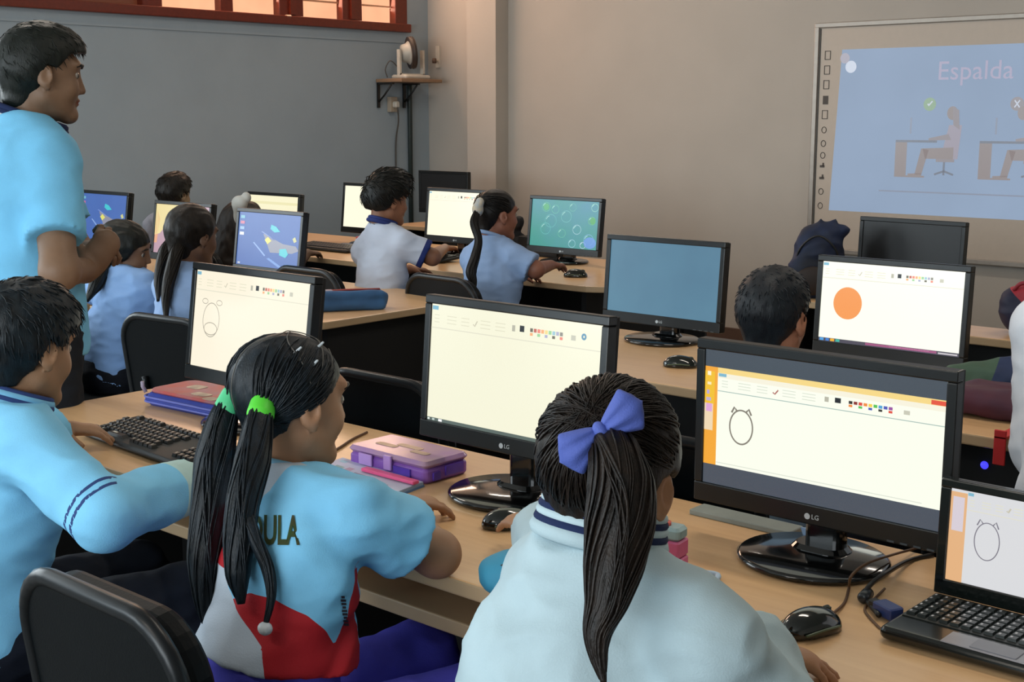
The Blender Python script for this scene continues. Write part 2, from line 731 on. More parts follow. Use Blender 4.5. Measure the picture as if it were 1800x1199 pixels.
def build_person(label, J, skincol='#a87858', shirt=None, pants='#1c2230', hair=None, h=.007, name='person', eyes=True,
                 group=None, shoes='#151515', eyebrows=True):
    k = J['k']
    hs = .88 * (.94 + .06 * k) if not J.get('stand') else 1.04
    hs = J.get('hs', hs)
    yaw = J['yaw']
    hy, hp_, hr = J['hrot']
    R = rotz(rad(yaw + hy)) @ rotx(rad(-hp_)) @ roty(rad(hr))
    hc = J['head']
    J['R'], J['s'] = R, hs
    W = lambda p: hc + R @ (np.array(p, float) * hs)
    O = J['o']
    # --- body : one continuous surface
    P = torso_prims(J, k * .93)
    P += [cone(J['neck'] - J['sp'] * .03, W((0, -.025, -.05)), .047 * k ** .6, .046 * k ** .6, .02)]
    for q in 'LR':
        P += arm_prims(J, k, q) + leg_prims(J, k * .93, q)
        sd = 1 if q == 'R' else -1
        P += hand_prims(J['wr' + q], J['hd' + q][0], J['hd' + q][1], sd, .74 * k if not J.get('stand') else 1.0, J['hd' + q][2])
        an = J['an' + q]
        P += [cone(an, an + J['toe'] * .10 * k + V3(0, 0, -.03), .032 * k, .026 * k, .02)]
    P += head_prims(hc, R, hs)
    v, f = surf(P, h)
    loc = (v - hc) @ R / hs
    lips = .0225 - np.sqrt(loc[:, 0] ** 2 + ((loc[:, 1] - .092) * 1.2) ** 2 + ((loc[:, 2] + .0605) * 2.1) ** 2)
    body = smesh(name, v, f, skin(skincol), None, O, dict(lips=lips))
    body.location = O
    tag(body, label, 'person', group)
    # --- eyes and brows
    if eyes:
        ew = mat('eye_white', '#8f877d', rough=.3)
        ei = mat('eye_iris', '#20120c', rough=.1)
        for q in (-1, 1):
            mb = MB()
            mb.lathe([(0.0001, -.0115)] + [(.0115 * math.cos(a), .0115 * math.sin(a)) for a in np.linspace(-1.4, 1.4, 11)] + [(.0001, .0115)], 16)
            mb.mi = [1 if sum(mb.v[i][2] for i in ff) / len(ff) > .0066 else 0 for ff in mb.f]
            Mx = Matrix.Translation(Vector(W((q * .031, .0735, .008)) - O)) @ Matrix(R.tolist()).to_4x4() @ Matrix.Rotation(-PI / 2, 4, 'X') @ Matrix.Scale(hs, 4)
            mb.v = [tuple(Mx @ Vector(p)) for p in mb.v]
            obj('eye', mb, [ew, ei], body)
    if eyebrows:
        for q in (-1, 1):
            pts = [W((q * x, y, z)) - O for x, y, z in ((.014, .094, .030), (.028, .0925, .037), (.04, .085, .036), (.05, .074, .030))]
            obj('eyebrow', MB().tube(pts, [.003 * hs, .0042 * hs, .0036 * hs, .0015 * hs], 6), hair_mat(), body)
    # --- trousers
    if pants:
        TP = [cone(J['hip'] - J['sp'] * .0, J['waist'], .118 * k, .106 * k, .03 * k, (nrm(rotz(rad(yaw)) @ V3(0, 1, 0)), 1.25)),
              ell(J['hip'] - rotz(rad(yaw)) @ V3(0, .02 * k, .005), V3(.125, .115, .085) * k, rotz(rad(yaw)), .03 * k)]
        for q in 'LR':
            an = J['an' + q]
            TP += [cone(J['hp' + q], J['kn' + q], .072 * k, .056 * k, .03 * k), cone(J['kn' + q], an + V3(0, 0, .01), .054 * k, .046 * k, .03 * k, cap=True)]
        v2, f2 = surf(TP, max(h, .008), .008)
        v2 = folds(v2, f2, .004, 16, 3, J['sp'])
        pm = pants if not isinstance(pants, str) else cloth('trousers_' + pants, pants)
        smesh('trousers', v2, f2, pm, body, O)
    for q in 'LR':
        an = J['an' + q]
        SP = [cone(an + V3(0, 0, -.02), an + J['toe'] * .12 * k + V3(0, 0, -.035), .038 * k, .032 * k, .02)]
        v3, f3 = surf(SP, .008, .006, cuts=[(V3(0, 0, .004), V3(0, 0, -1))])
        smesh('shoe', v3, f3, mat('shoe_' + shoes, shoes, rough=.5), body, O)
    # --- shirt
    if shirt:
        S = dict(off=.014, sleeve=.75, hem=-.02, amp=.0045, fs=13, collar=None, masks=None, h=h, flare=.012, low=0)
        S.update(shirt)
        TP = torso_prims(J, k)
        TP = TP[:-1]
        hem = J['hip'] + J['sp'] * S['hem']
        TP.append(cone(hem - J['sp'] * .02, J['waist'], .125 * k, .108 * k, .03 * k, (nrm(rotz(rad(yaw)) @ V3(0, 1, 0)), 1.2)))
        for q in 'LR':
            TP += arm_prims(J, k, q, S['sleeve'], True, S['flare'])
        for p in S.get('extra', []):
            TP.append(p)
        nax = nrm(J['head'] - J['neck'])
        TP.append(cone(J['neck'] + nax * .022 * k, J['neck'] + nax * .16, .050 * k ** .6, .075, .010, op='sub'))
        top = J['neck'] + nax * .05 * k
        v4, f4 = surf(TP, S['h'], S['off'], cuts=[(hem, -J['sp']), (top, nrm(nax * .6 + V3(0, 0, .8)))])
        v4 = folds(v4, f4, S['amp'], S['fs'], S.get('seed', 1), J['sp'])
        J['shirt_f'] = f4
        at_ = S['masks'](v4, J) if S['masks'] else None
        sh = smesh('shirt', v4, f4, S['mat'], body, O, at_)
        J['shirt_mesh'] = (v4, f4)
        J['shirt'] = sh
        # ribbed collar
        if S['collar']:
            ax = nrm(J['head'] - J['neck'])
            t1 = nrm(np.cross(ax, V3(0, 1, 0)) + 1e-6)
            t2 = np.cross(ax, t1)
            for i, (cc, dz, rr, tr) in enumerate(S['collar']):
                ctr = J['neck'] + ax * (S.get('cz', .040) + dz) * k
                pts = [ctr + (t1 * math.cos(a) + t2 * math.sin(a) * 1.05) * rr * k - O for a in np.linspace(0, 2 * PI, 33)]
                obj('collar', MB().tube(pts, tr * k, 8, caps=False), cloth('collar_' + cc, cc), body)
    J['body'] = body
    if hair:
        hair(J)
    return J


# ------------------------------------------------------------------ hair
HL_BOY = ([-.11, -.075, -.05, -.025, -.012, .012, .03, .05, .075, .11], [-.085, -.085, -.08, -.04, .03, .012, .012, .040, .058, .062])
HL_GIRL = ([-.11, -.065, -.042, -.032, -.008, .015, .04, .07, .11], [-.088, -.085, -.055, .012, .022, .012, .030, .058, .068])
HL_LONG = ([-.11, -.065, -.02, .0, .015, .03, .05, .07, .11], [-.10, -.10, -.085, -.06, -.03, .005, .035, .05, .06])


def hair_cap(J, off=.013, hl=HL_BOY, amp=.004, sc=40, col='#17120f', hi='#2b211b', h=.005, extra=(), top=0.0, seed=1, name='hair', vol=1.0, nape=0.0):
    hc, R, s, O = J['head'], J['R'], J['s'], J['o']
    W = lambda p: hc + R @ (np.array(p, float) * s)
    P = [ell(W((0, -.018, .03)), V3(.074 * vol, .096, .084) * s, R, .02 * s), cone(W((0, -.048 + nape, .0)), W((0, -.052 + nape, -.06)), .052 * s * vol, .036 * s, .03 * s)]
    if top:
        P.append(ell(W((0, .01, .06 + top)), V3(.062, .082, .055) * s, R, .03 * s))
    P += list(extra)
    xs, ys = hl

    def fn(f, X, Y, Z):
        x, y, z = X - hc[0], Y - hc[1], Z - hc[2]
        ly = (R[0, 1] * x + R[1, 1] * y + R[2, 1] * z) / s
        lz = (R[0, 2] * x + R[1, 2] * y + R[2, 2] * z) / s
        return np.maximum(f, (np.interp(ly, xs, ys) - lz) * s * .75)
    v, f = surf(P, h, off * s, fn=fn)
    v = relax(v, f, 1)
    N = vnormals(v, f)
    loc = (v - hc) @ R
    d = np.array([mnoise.noise(Vector((p[0] * sc * 2, p[1] * sc * .8, p[2] * sc)) + Vector((seed, 0, 0))) for p in loc])
    v = v + N * (d * amp)[:, None]
    M = hair_mat(col, hi)
    return smesh(name, v, f, M, J['body'], O), v, f, M


def short_strands(J, ho, n=350, L=.022, r=.0011, flow=(0, .4, -1), lift=.35, zmin=-.02, seed=2):
    """add short strands to the cap so its outline reads as hair"""
    rng = np.random.RandomState(seed)
    me = ho.data
    co = np.empty(len(me.vertices) * 3)
    me.vertices.foreach_get('co', co)
    co = co.reshape(-1, 3)
    R, s = J['R'], J['s']
    hc = J['head'] - J['o']
    loc = (co - hc) @ R / s
    cand = np.where(loc[:, 2] > zmin)[0]
    mb = MB()
    for i in rng.choice(cand, min(n, len(cand)), replace=False):
        p = co[i]
        nn = nrm(loc[i] * V3(1, .8, 1) - V3(0, -.018, .03))
        fl = np.array(flow, float) + rng.normal(0, .25, 3)
        t = nrm(fl - nn * (fl @ nn))
        dr = R @ nrm(t + nn * lift)
        d2 = R @ nrm(t + nn * lift * .2)
        LL = L * s * rng.uniform(.6, 1.3)
        q = p - dr * .003
        mb.tube([q, q + dr * LL * .5, q + dr * LL * .5 + d2 * LL * .5], [r * s * 1.6, r * s * 1.3, r * s * .2], 4, caps=False)
    o = obj('hair_strand_tufts', mb, [ho.data.materials[0]], ho)
    return o


def combed(J, ho, starts, tie, off=.016, r=.0013, M=None, n=12, seed=3, jit=.004, name='combed_strands'):
    """strands combed over the skull from hairline points to a tie point (head-local coordinates)"""
    rng = np.random.RandomState(seed)
    hc, R, s, O = J['head'], J['R'], J['s'], J['o']
    c0 = V3(0, -.018, .03)
    rad_ = V3(.074, .096, .084)
    mb = MB()
    for st in starts:
        a = nrm((np.array(st) - c0) / rad_)
        b = nrm((np.array(tie) + rng.normal(0, .006, 3) - c0) / rad_)
        w = math.acos(np.clip(a @ b, -1, 1)) + 1e-6
        o_ = off + rng.uniform(-.003, .0025)
        ph = rng.uniform(0, 6)
        side = np.cross(a, b)
        pts = []
        for i in range(n):
            t = i / (n - 1)
            d = (math.sin((1 - t) * w) * a + math.sin(t * w) * b) / math.sin(w)
            d = nrm(d + side * jit * 6 * math.sin(ph + 5 * t) * math.sin(PI * t))
            p = c0 + d * (rad_ + o_ * (.35 + .65 * min(1, t * 4)) + .002 * math.sin(ph + t * 9))
            pts.append(hc + R @ (p * s) - O)
        mb.tube(pts, [r * s * (.5 + .8 * math.sin(PI * min(1, .15 + i / n * .85))) for i in range(n)], 4, caps=False)
    return obj(name, mb, [M], ho)


def tail(J, ho, pts, radii, M, name='ponytail', nst=70, seed=5, ridges=22, flat=None, parent=None, r=.0016, spread=1.0):
    """a hanging tail: a ridged core with loose strands round it; pts are world points"""
    rng = np.random.RandomState(seed)
    O = J['o']
    C = catmull([np.array(p) - O for p in pts], 8)
    m = len(C)
    tt = np.linspace(0, 1, m)
    rr = np.interp(tt, np.linspace(0, 1, len(radii)), radii)
    prof = [1 + .03 * math.sin(k * 2.4) + rng.uniform(-.02, .02) for k in range(ridges)]
    mb = MB()
    mb.tube(C, list(rr * .92), ridges, prof=prof)
    for _ in range(nst):
        a = rng.uniform(0, 2 * PI)
        ro = rng.uniform(.80, 1.03) * spread
        e = rng.uniform(.62, 1.0)
        mm = max(6, int(m * e))
        st = []
        for i in range(mm):
            t = nrm(C[min(i + 1, m - 1)] - C[max(i - 1, 0)])
            ref = nrm(np.cross(t, V3(.3, 1, .1)))
            b = np.cross(t, ref)
            aa = a + .6 * math.sin(i / m * 4 + a * 3)
            st.append(C[i] + (ref * math.cos(aa) + b * math.sin(aa)) * rr[i] * ro)
        mb.tube(st, [r] * (mm - 2) + [r * .7, r * .2], 4, caps=False)
    return obj(name, mb, [M], parent or ho)
# ------------------------------------------------------------------ the room
XL, XR, YF, YB, ZC = -7.17, 3.2, 7.2, -3.2, 3.1
PAINT_L = mat('paint_left_wall', '#96a4ae', rough=.8, var=.04, vscale=3, bump=.05, bscale=60)
PAINT_F = mat('paint_front_wall', '#b0a9a0', rough=.8, var=.035, vscale=2.5, bump=.05, bscale=60)
PAINT_C = mat('paint_ceiling', '#c9c6c0', rough=.9, var=.03, vscale=2)
TILE = mat('floor_tiles', '#5d5a55', rough=.45, var=.12, vscale=2.2, var2='#6d6861')
WOODF = mat('window_wood', '#66210e', rough=.35, var=.15, vscale=6, stretch=(1, 8, 8), bump=.05, bscale=40)
PEACH = mat('window_daylight', '#ffb48a', rough=.6, emit=1.15, var=.08, vscale=5)
GLASS = mat('window_glass', '#f2d8c8', rough=.15, var=.02, alpha=.25)

struct('floor', MB().box(((XL + XR) / 2, (YF + YB) / 2, -.05), (XR - XL + .4, YF - YB + .4, .1)), TILE)
struct('ceiling', MB().box(((XL + XR) / 2, (YF + YB) / 2, ZC + .05), (XR - XL + .4, YF - YB + .4, .1)), PAINT_C)
struct('wall_front', MB().box(((XL + XR) / 2, YF + .1, ZC / 2), (XR - XL + .4, .2, ZC)), PAINT_F)
struct('wall_right', MB().box((XR + .1, (YF + YB) / 2, ZC / 2), (.2, YF - YB, ZC)), PAINT_F)


def wall_with_holes(name, axis, pos, a0, a1, holes, mt, thick=.2):
    """holes: (a_start, a_end, z0, z1) sorted along the wall"""
    mb = MB()

    def bx(u0, u1, z0, z1):
        if u1 - u0 < 1e-4 or z1 - z0 < 1e-4:
            return
        if axis == 'x':
            mb.box((pos, (u0 + u1) / 2, (z0 + z1) / 2), (thick, u1 - u0, z1 - z0))
        else:
            mb.box(((u0 + u1) / 2, pos, (z0 + z1) / 2), (u1 - u0, thick, z1 - z0))
    c = a0
    for (u0, u1, z0, z1) in holes:
        bx(c, u0, 0, ZC)
        bx(u0, u1, 0, z0)
        bx(u0, u1, z1, ZC)
        c = u1
    bx(c, a1, 0, ZC)
    struct(name, mb, mt)


WZ0, WZ1 = 2.055, 2.85
wall_with_holes('wall_left', 'x', XL - .1, YB, YF, [(-1.6, 2.4, .95, 2.75), (3.55, 6.98, WZ0, WZ1)], PAINT_L)  # first opening belongs to an assumed window out of view, second to the clerestory
wall_with_holes('wall_back', 'y', YB - .1, XL, XR, [(-6.4, -3.4, .95, 2.6), (-2.4, 1.2, .95, 2.6)], PAINT_L)  # both openings are for assumed windows behind the camera

# clerestory window with a dark red timber frame
wx = XL - .04
fr = MB()
yb = [3.55, 4.72, 4.86, 5.30, 5.40, 5.78, 5.99, 6.345, 6.53, 6.86, 6.98]
fr.box((wx + .03, (3.55 + 6.98) / 2, WZ0 + .03), (.12, 3.43, .06))
fr.box((wx, (3.55 + 6.98) / 2, WZ1 - .03), (.08, 3.43, .06))
for a, b in ((3.55, 3.62), (4.03, 4.12), (4.72, 4.86), (5.30, 5.40), (5.78, 5.99), (6.345, 6.53), (6.86, 6.98)):
    fr.box((wx + .004, (a + b) / 2, (WZ0 + WZ1) / 2), (.085, b - a, WZ1 - WZ0 - .1))
win = struct('window_1', fr, WOODF)
bevel(win, .006)
for a, b, nm in ((5.80, 5.98, 'window_sash'), (6.36, 6.52, 'window_sash')):
    struct(nm, MB().box((wx + .05, (a + b) / 2, WZ0 + .42), (.03, .055, .70)), WOODF, win)
for a, b in ((3.62, 4.03), (4.12, 4.72), (4.86, 5.30), (5.40, 5.78), (5.99, 6.345), (6.53, 6.86)):
    p = MB().box((wx - .02, (a + b) / 2, (WZ0 + WZ1) / 2), (.006, b - a, WZ1 - WZ0 - .12))
    struct('window_pane', p, PEACH if a > 4.5 else mat('window_daylight_low', '#8a4528', emit=.35, rough=.5), win)
    for zz in (.18, .36, .54):
        struct('window_bar', MB().box((wx - .005, (a + b) / 2, WZ0 + zz), (.012, b - a, .012)), mat('window_bar_metal', '#c99a78', rough=.4), win)
struct('window_catch', MB().rbox((wx + .075, 5.83, WZ0 + .05), (.03, .05, .03), 'x', r=.012), mat('catch_metal', '#d8b8a0', rough=.4, metal=.3), win)
for nme, ax_, pos, a0, a1, z0, z1 in (('assumed_window_2', 'x', XL - .1, -1.6, 2.4, .95, 2.75), ('assumed_window_3', 'y', YB - .1, -6.4, -3.4, .95, 2.6), ('assumed_window_4', 'y', YB - .1, -2.4, 1.2, .95, 2.6)):  # assumed windows out of view, added to go with the cool room light
    mb = MB()
    n = 4
    for i in range(n + 1):
        u = a0 + .03 + (a1 - a0 - .06) * i / n
        c, d = ((pos, u, (z0 + z1) / 2), (.07, .06, z1 - z0)) if ax_ == 'x' else ((u, pos, (z0 + z1) / 2), (.06, .07, z1 - z0))
        mb.box(c, d)
    for zz in (z0 + .03, z1 - .03):
        c, d = ((pos, (a0 + a1) / 2, zz), (.08, a1 - a0, .06)) if ax_ == 'x' else (((a0 + a1) / 2, pos, zz), (a1 - a0, .08, .06))
        mb.box(c, d)
    w = struct(nme, mb, WOODF)
    gl = MB()
    c, d = ((pos - .02, (a0 + a1) / 2, (z0 + z1) / 2), (.006, a1 - a0 - .1, z1 - z0 - .1)) if ax_ == 'x' else (((a0 + a1) / 2, pos - .02, (z0 + z1) / 2), (a1 - a0 - .1, .006, z1 - z0 - .1))
    gl.box(c, d)
    struct('window_pane', gl, GLASS, w)

# pilaster in the front left corner and plaster ledge line on the left wall
struct('trim_1', MB().box((-6.50, YF - .0675, ZC / 2), (.28, .135, ZC)), PAINT_F)
struct('trim_2', MB().box((XL + .004, 5.1, 1.985), (.012, 3.75, .014)), PAINT_L)
struct('trim_3', MB().box((-2.52, YF - .03, .33), (.10, .06, .62)), mat('trunking', '#8b8580', rough=.6))
struct('baseboard_front', MB().box(((-6.4 + XR) / 2, YF - .01, .05), (XR + 6.4, .02, .1)), mat('skirting', '#5a4438', rough=.5))
struct('baseboard_left', MB().box((XL + .01, (YB + YF) / 2, .05), (.02, YF - YB - .1, .1)), MATS['skirting'])

# ------------------------------------------------------------------ wall shelf with a small fan, conduit, socket
BLACKM = mat('black_metal', '#121212', rough=.4)
sh = thing('wall_shelf', 'small wooden wall shelf on two black brackets in the left corner under the window', 'shelf', (XL, 6.90, 1.70))
obj('shelf_board', MB().rbox((.14, -.04, 0), (.27, .42, .025), 'z', r=.006), mat('shelf_wood', '#8d6f55', rough=.6, var=.12, stretch=(8, 1, 8)), sh)
for yy in (-.23, .03):
    b = MB()
    b.box((.012, yy, -.105), (.012, .022, .18))
    b.box((.09, yy, -.022), (.16, .022, .012))
    b.tube([(.018, yy, -.15), (.08, yy, -.10), (.15, yy, -.03)], .007, 8)
    obj('bracket', b, BLACKM, sh)
fan = thing('desk_fan', 'small white table fan on the corner wall shelf', 'fan', (XL + .15, 6.87, 1.713), rad(-90))
WHT = mat('fan_white', '#c8c2b6', rough=.45)
obj('base', MB().rbox((0, 0, .015), (.26, .16, .03), 'z', r=.02), WHT, fan)
fm = MB()
for sx in (-1, 1):
    fm.box((sx * .118, 0, .115), (.018, .03, .19))
fm.box((0, 0, .03), (.25, .03, .02))
obj('yoke', fm, WHT, fan)
hd = MB()
A = Matrix.Translation((.0, .01, .19)) @ Vector((-.86, .50, .10)).to_track_quat('Z', 'Y').to_matrix().to_4x4()
hd.lathe([(.03, -.085), (.062, -.075), (.07, -.04), (.085, -.022), (.10, -.02)], 28, 0, A)
hdo = obj('motor_housing', hd, mat('fan_grey', '#a9a9a2', rough=.4), fan)
gr = MB()
for q in range(9):
    r_ = .02 + q * .0105
    gr.tube([(r_ * math.cos(a), r_ * math.sin(a), .03 - .02 * (r_ / .11) ** 2) for a in np.linspace(0, 2 * PI, 25)], .0016, 4, 0, False, A)
for z_, rr_ in ((-.02, .112), (0, .114), (.012, .112)):
    gr.tube([(rr_ * math.cos(a), rr_ * math.sin(a), z_) for a in np.linspace(0, 2 * PI, 33)], .004, 6, 0, False, A)
gr.lathe([(.104, -.022), (.113, -.022), (.115, .012), (.106, .014)], 32, 0, A)
obj('grille', gr, mat('fan_rim', '#3a2f2a', rough=.5), fan)
bl = MB()
for q in range(4):
    Mx = A @ Matrix.Rotation(q * PI / 2, 4, 'Z')
    bl.add([(.01, -.012, 0), (.09, -.035, -.012), (.095, .02, .008), (.012, .012, .006)], [(0, 1, 2, 3)], 0, True, Mx)
obj('blades', bl, mat('fan_blade', '#5c544d', rough=.4), fan)
sw = thing('adjusting_knob_arm', 'small bracket with a dark knob fixed to the front wall corner above the shelf', 'bracket', (-7.06, YF, 1.865))
obj('wall_plate', MB().box((0, -.006, 0.02), (.04, .012, .16)), WHT, sw)
obj('arm', MB().tube([(0, -.012, -.01), (.03, -.07, -.012)], .006, 8), WHT, sw)
obj('knob', MB().lathe([(.001, -.02), (.016, -.018), (.018, .0), (.014, .018), (.001, .02)], 14, 0, Matrix.Translation((.034, -.08, -.012))), mat('knob_brown', '#5d4638', rough=.5), sw)
tag(obj('wall_conduit', MB().tube([(XL + .02, 6.98, .1), (XL + .02, 6.98, 1.62), (XL + .02, 6.98, 1.685)], .018, 12), mat('conduit', '#26302e', rough=.5)),
    'dark vertical cable conduit running down the left wall below the shelf', 'conduit')
so = thing('wall_socket', 'small surface wall socket with a cable plugged in under the shelf', 'socket', (XL, 6.80, 1.53))
obj('box', MB().rbox((.02, 0, 0), (.04, .07, .11), 'x', r=.006), mat('socket_box', '#a89a88', rough=.5), so)
obj('plug', MB().rbox((.055, .005, 0), (.04, .04, .045), 'x', r=.012), WHT, so)
tag(obj('power_cable', MB().tube(catmull([(XL + .07, 6.805, 1.51), (XL + .05, 6.83, 1.40), (XL + .012, 6.835, 1.2), (XL + .012, 6.84, .6), (XL + .012, 6.84, .006)], 6), .006, 8), mat('cable_grey', '#4c4843', rough=.6)),
    'thin grey cable hanging down the wall from the socket', 'cable')
tag(obj('fan_cord', MB().tube(catmull([(XL + .10, 6.86, 1.725), (XL + .12, 6.76, 1.80), (XL + .12, 6.69, 1.84), (XL + .10, 6.66, 1.78), (XL + .10, 6.68, 1.722)], 6), .004, 6), MATS['cable_grey']),
    'thin looped cord standing on the shelf left of the fan', 'cord')

# ------------------------------------------------------------------ interactive whiteboard with a projected slide
WBX0, WBX1, WBZ0, WBZ1 = -3.875, -1.95, .655, 1.965
wb = thing('whiteboard', 'wall mounted interactive whiteboard with a blue slide about sitting posture', 'whiteboard', (WBX0, YF, WBZ0))
w_, h_ = WBX1 - WBX0, WBZ1 - WBZ0
obj('surface', MB().box((w_ / 2, -.022, h_ / 2), (w_, .024, h_)), mat('board_surface', '#b7a99a', rough=.4, var=.02), wb)
ALU = mat('board_frame', '#9b938a', rough=.35, metal=.4)
fb = MB()
fb.box((w_ / 2, -.025, h_ + .008), (w_ + .05, .045, .03))
fb.box((w_ / 2, -.025, -.008), (w_ + .05, .045, .03))
fb.box((-.010, -.025, h_ / 2), (.03, .045, h_))
fb.box((w_ + .010, -.025, h_ / 2), (.03, .045, h_))
bevel(obj('frame', fb, ALU, wb), .005)
ln = MB()
ln.box((.012, -.036, h_ / 2), (.007, .004, h_ - .02))
obj('frame_lip', ln, mat('board_lip', '#3c3732', rough=.5), wb)
ic = MB()
for i, zz in enumerate((.165, .25, .335, .425, .51, .60, .68, .75, .815, .885, .965, 1.05)):
    zc = h_ - zz
    x0 = .065 - zz * .012
    if i == 3:
        ic.box((x0, -.0355, zc), (.034, .002, .05))
    elif i < 5:
        for (dx, dz, sx_, sz_) in ((0, .024, .036, .004), (0, -.024, .036, .004), (-.017, 0, .004, .05), (.017, 0, .004, .05)):
            ic.box((x0 + dx, -.0355, zc + dz), (sx_, .002, sz_))
    elif i in (8, 9):
        ic.box((x0, -.0355, zc), (.03, .002, .014))
        ic.box((x0 + .006, -.0355, zc + .012), (.010, .002, .018))
    else:
        ic.tube([(x0 + .015 * math.cos(a), -.036, zc + .018 * math.sin(a)) for a in np.linspace(0, 2 * PI, 13)], .002, 4)
obj('icon_strip', ic, mat('icon_dark', '#4a433e', rough=.6), wb)
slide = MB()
LIT = [mat('slide_blue', '#93a7c2', rough=.5, emit=.88, var=.05, vscale=1.6), glow('#938a8a', .9), glow('#9f99a6', .9), glow('#8ba58a', .95), glow('#7c828f', .85), glow('#938d92', .9), glow('#a59fb6', .95), glow('#8c94a6', .9), glow('#c2c9d8', .95)]  # projector light put into the slide as glowing colours


def sl(px, py):
    """slide coordinates from its own left bottom corner, metres"""
    return px, py


SX0, SZ0, SX1, SZ1 = .125, .235, w_ - .05, 1.175


def srect(x0, z0, x1, z1, mi, ly=1):
    y = -.0345 - .0006 * ly
    slide.add([(x0, y, z0), (x1, y, z0), (x1, y, z1), (x0, y, z1)], [(0, 1, 2, 3)], mi)


def spoly(pts, mi, ly=1):
    y = -.0345 - .0006 * ly
    slide.add([(p[0], y, p[1]) for p in pts], [tuple(range(len(pts)))], mi)


def sdisc(x, z, r, mi, ly=1, sz=1.0, n=28):
    spoly([(x + r * math.cos(2 * PI * i / n), z + r * sz * math.sin(2 * PI * i / n)) for i in range(n)], mi, ly)


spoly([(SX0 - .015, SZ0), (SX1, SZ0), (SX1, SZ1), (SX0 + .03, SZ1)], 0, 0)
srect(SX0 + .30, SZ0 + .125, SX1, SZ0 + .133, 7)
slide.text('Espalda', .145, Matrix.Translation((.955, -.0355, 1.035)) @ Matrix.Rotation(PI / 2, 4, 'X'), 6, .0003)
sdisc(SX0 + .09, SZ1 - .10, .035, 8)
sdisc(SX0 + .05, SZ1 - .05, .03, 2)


spoly0, sdisc0 = spoly, sdisc


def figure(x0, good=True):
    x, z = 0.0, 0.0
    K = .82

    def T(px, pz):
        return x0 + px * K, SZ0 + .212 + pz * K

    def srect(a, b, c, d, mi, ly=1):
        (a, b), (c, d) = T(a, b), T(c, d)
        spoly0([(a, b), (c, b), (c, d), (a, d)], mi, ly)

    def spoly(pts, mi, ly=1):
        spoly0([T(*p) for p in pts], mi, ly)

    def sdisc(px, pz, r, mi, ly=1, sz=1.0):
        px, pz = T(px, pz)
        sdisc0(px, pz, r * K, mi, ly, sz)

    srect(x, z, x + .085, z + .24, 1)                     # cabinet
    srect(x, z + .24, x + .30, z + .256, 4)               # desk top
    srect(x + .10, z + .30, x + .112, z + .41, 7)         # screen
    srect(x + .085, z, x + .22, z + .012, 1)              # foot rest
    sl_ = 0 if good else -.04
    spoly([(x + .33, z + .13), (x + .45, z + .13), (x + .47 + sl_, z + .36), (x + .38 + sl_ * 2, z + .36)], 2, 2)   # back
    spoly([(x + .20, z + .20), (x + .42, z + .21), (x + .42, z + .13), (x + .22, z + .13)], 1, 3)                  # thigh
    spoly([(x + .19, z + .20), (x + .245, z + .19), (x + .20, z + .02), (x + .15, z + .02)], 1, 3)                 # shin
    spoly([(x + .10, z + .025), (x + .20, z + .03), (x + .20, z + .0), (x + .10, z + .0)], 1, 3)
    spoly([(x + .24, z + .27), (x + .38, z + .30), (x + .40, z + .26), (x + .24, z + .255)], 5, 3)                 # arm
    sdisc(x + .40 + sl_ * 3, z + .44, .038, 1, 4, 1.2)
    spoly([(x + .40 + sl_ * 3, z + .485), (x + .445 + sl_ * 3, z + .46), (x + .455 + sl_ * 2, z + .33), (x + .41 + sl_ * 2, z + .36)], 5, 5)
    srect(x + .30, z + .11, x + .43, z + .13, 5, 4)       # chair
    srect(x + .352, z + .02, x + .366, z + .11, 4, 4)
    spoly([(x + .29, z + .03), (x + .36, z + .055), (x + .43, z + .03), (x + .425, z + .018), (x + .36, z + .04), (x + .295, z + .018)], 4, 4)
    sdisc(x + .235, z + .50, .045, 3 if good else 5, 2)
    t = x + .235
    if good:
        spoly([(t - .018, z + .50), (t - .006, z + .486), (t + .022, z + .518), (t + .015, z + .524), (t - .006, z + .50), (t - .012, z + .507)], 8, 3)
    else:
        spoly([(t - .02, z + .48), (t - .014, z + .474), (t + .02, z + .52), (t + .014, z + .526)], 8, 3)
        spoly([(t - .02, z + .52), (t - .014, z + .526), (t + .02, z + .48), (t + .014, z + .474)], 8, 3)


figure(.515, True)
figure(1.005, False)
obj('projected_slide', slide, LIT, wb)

# ------------------------------------------------------------------ light: daylight through the clerestory and assumed unseen windows, plus added ceiling tubes out of view
def area(name, loc, size, target, power, col, sy=None):
    L = bpy.data.lights.new(name, 'AREA')
    L.shape = 'RECTANGLE'
    L.size = size
    L.size_y = sy or size
    L.energy = power
    L.color = col
    o = bpy.data.objects.new(name, L)
    COL.objects.link(o)
    o.location = loc
    d = Vector(target) - Vector(loc)
    o.rotation_euler = d.to_track_quat('-Z', 'Y').to_euler()
    return o


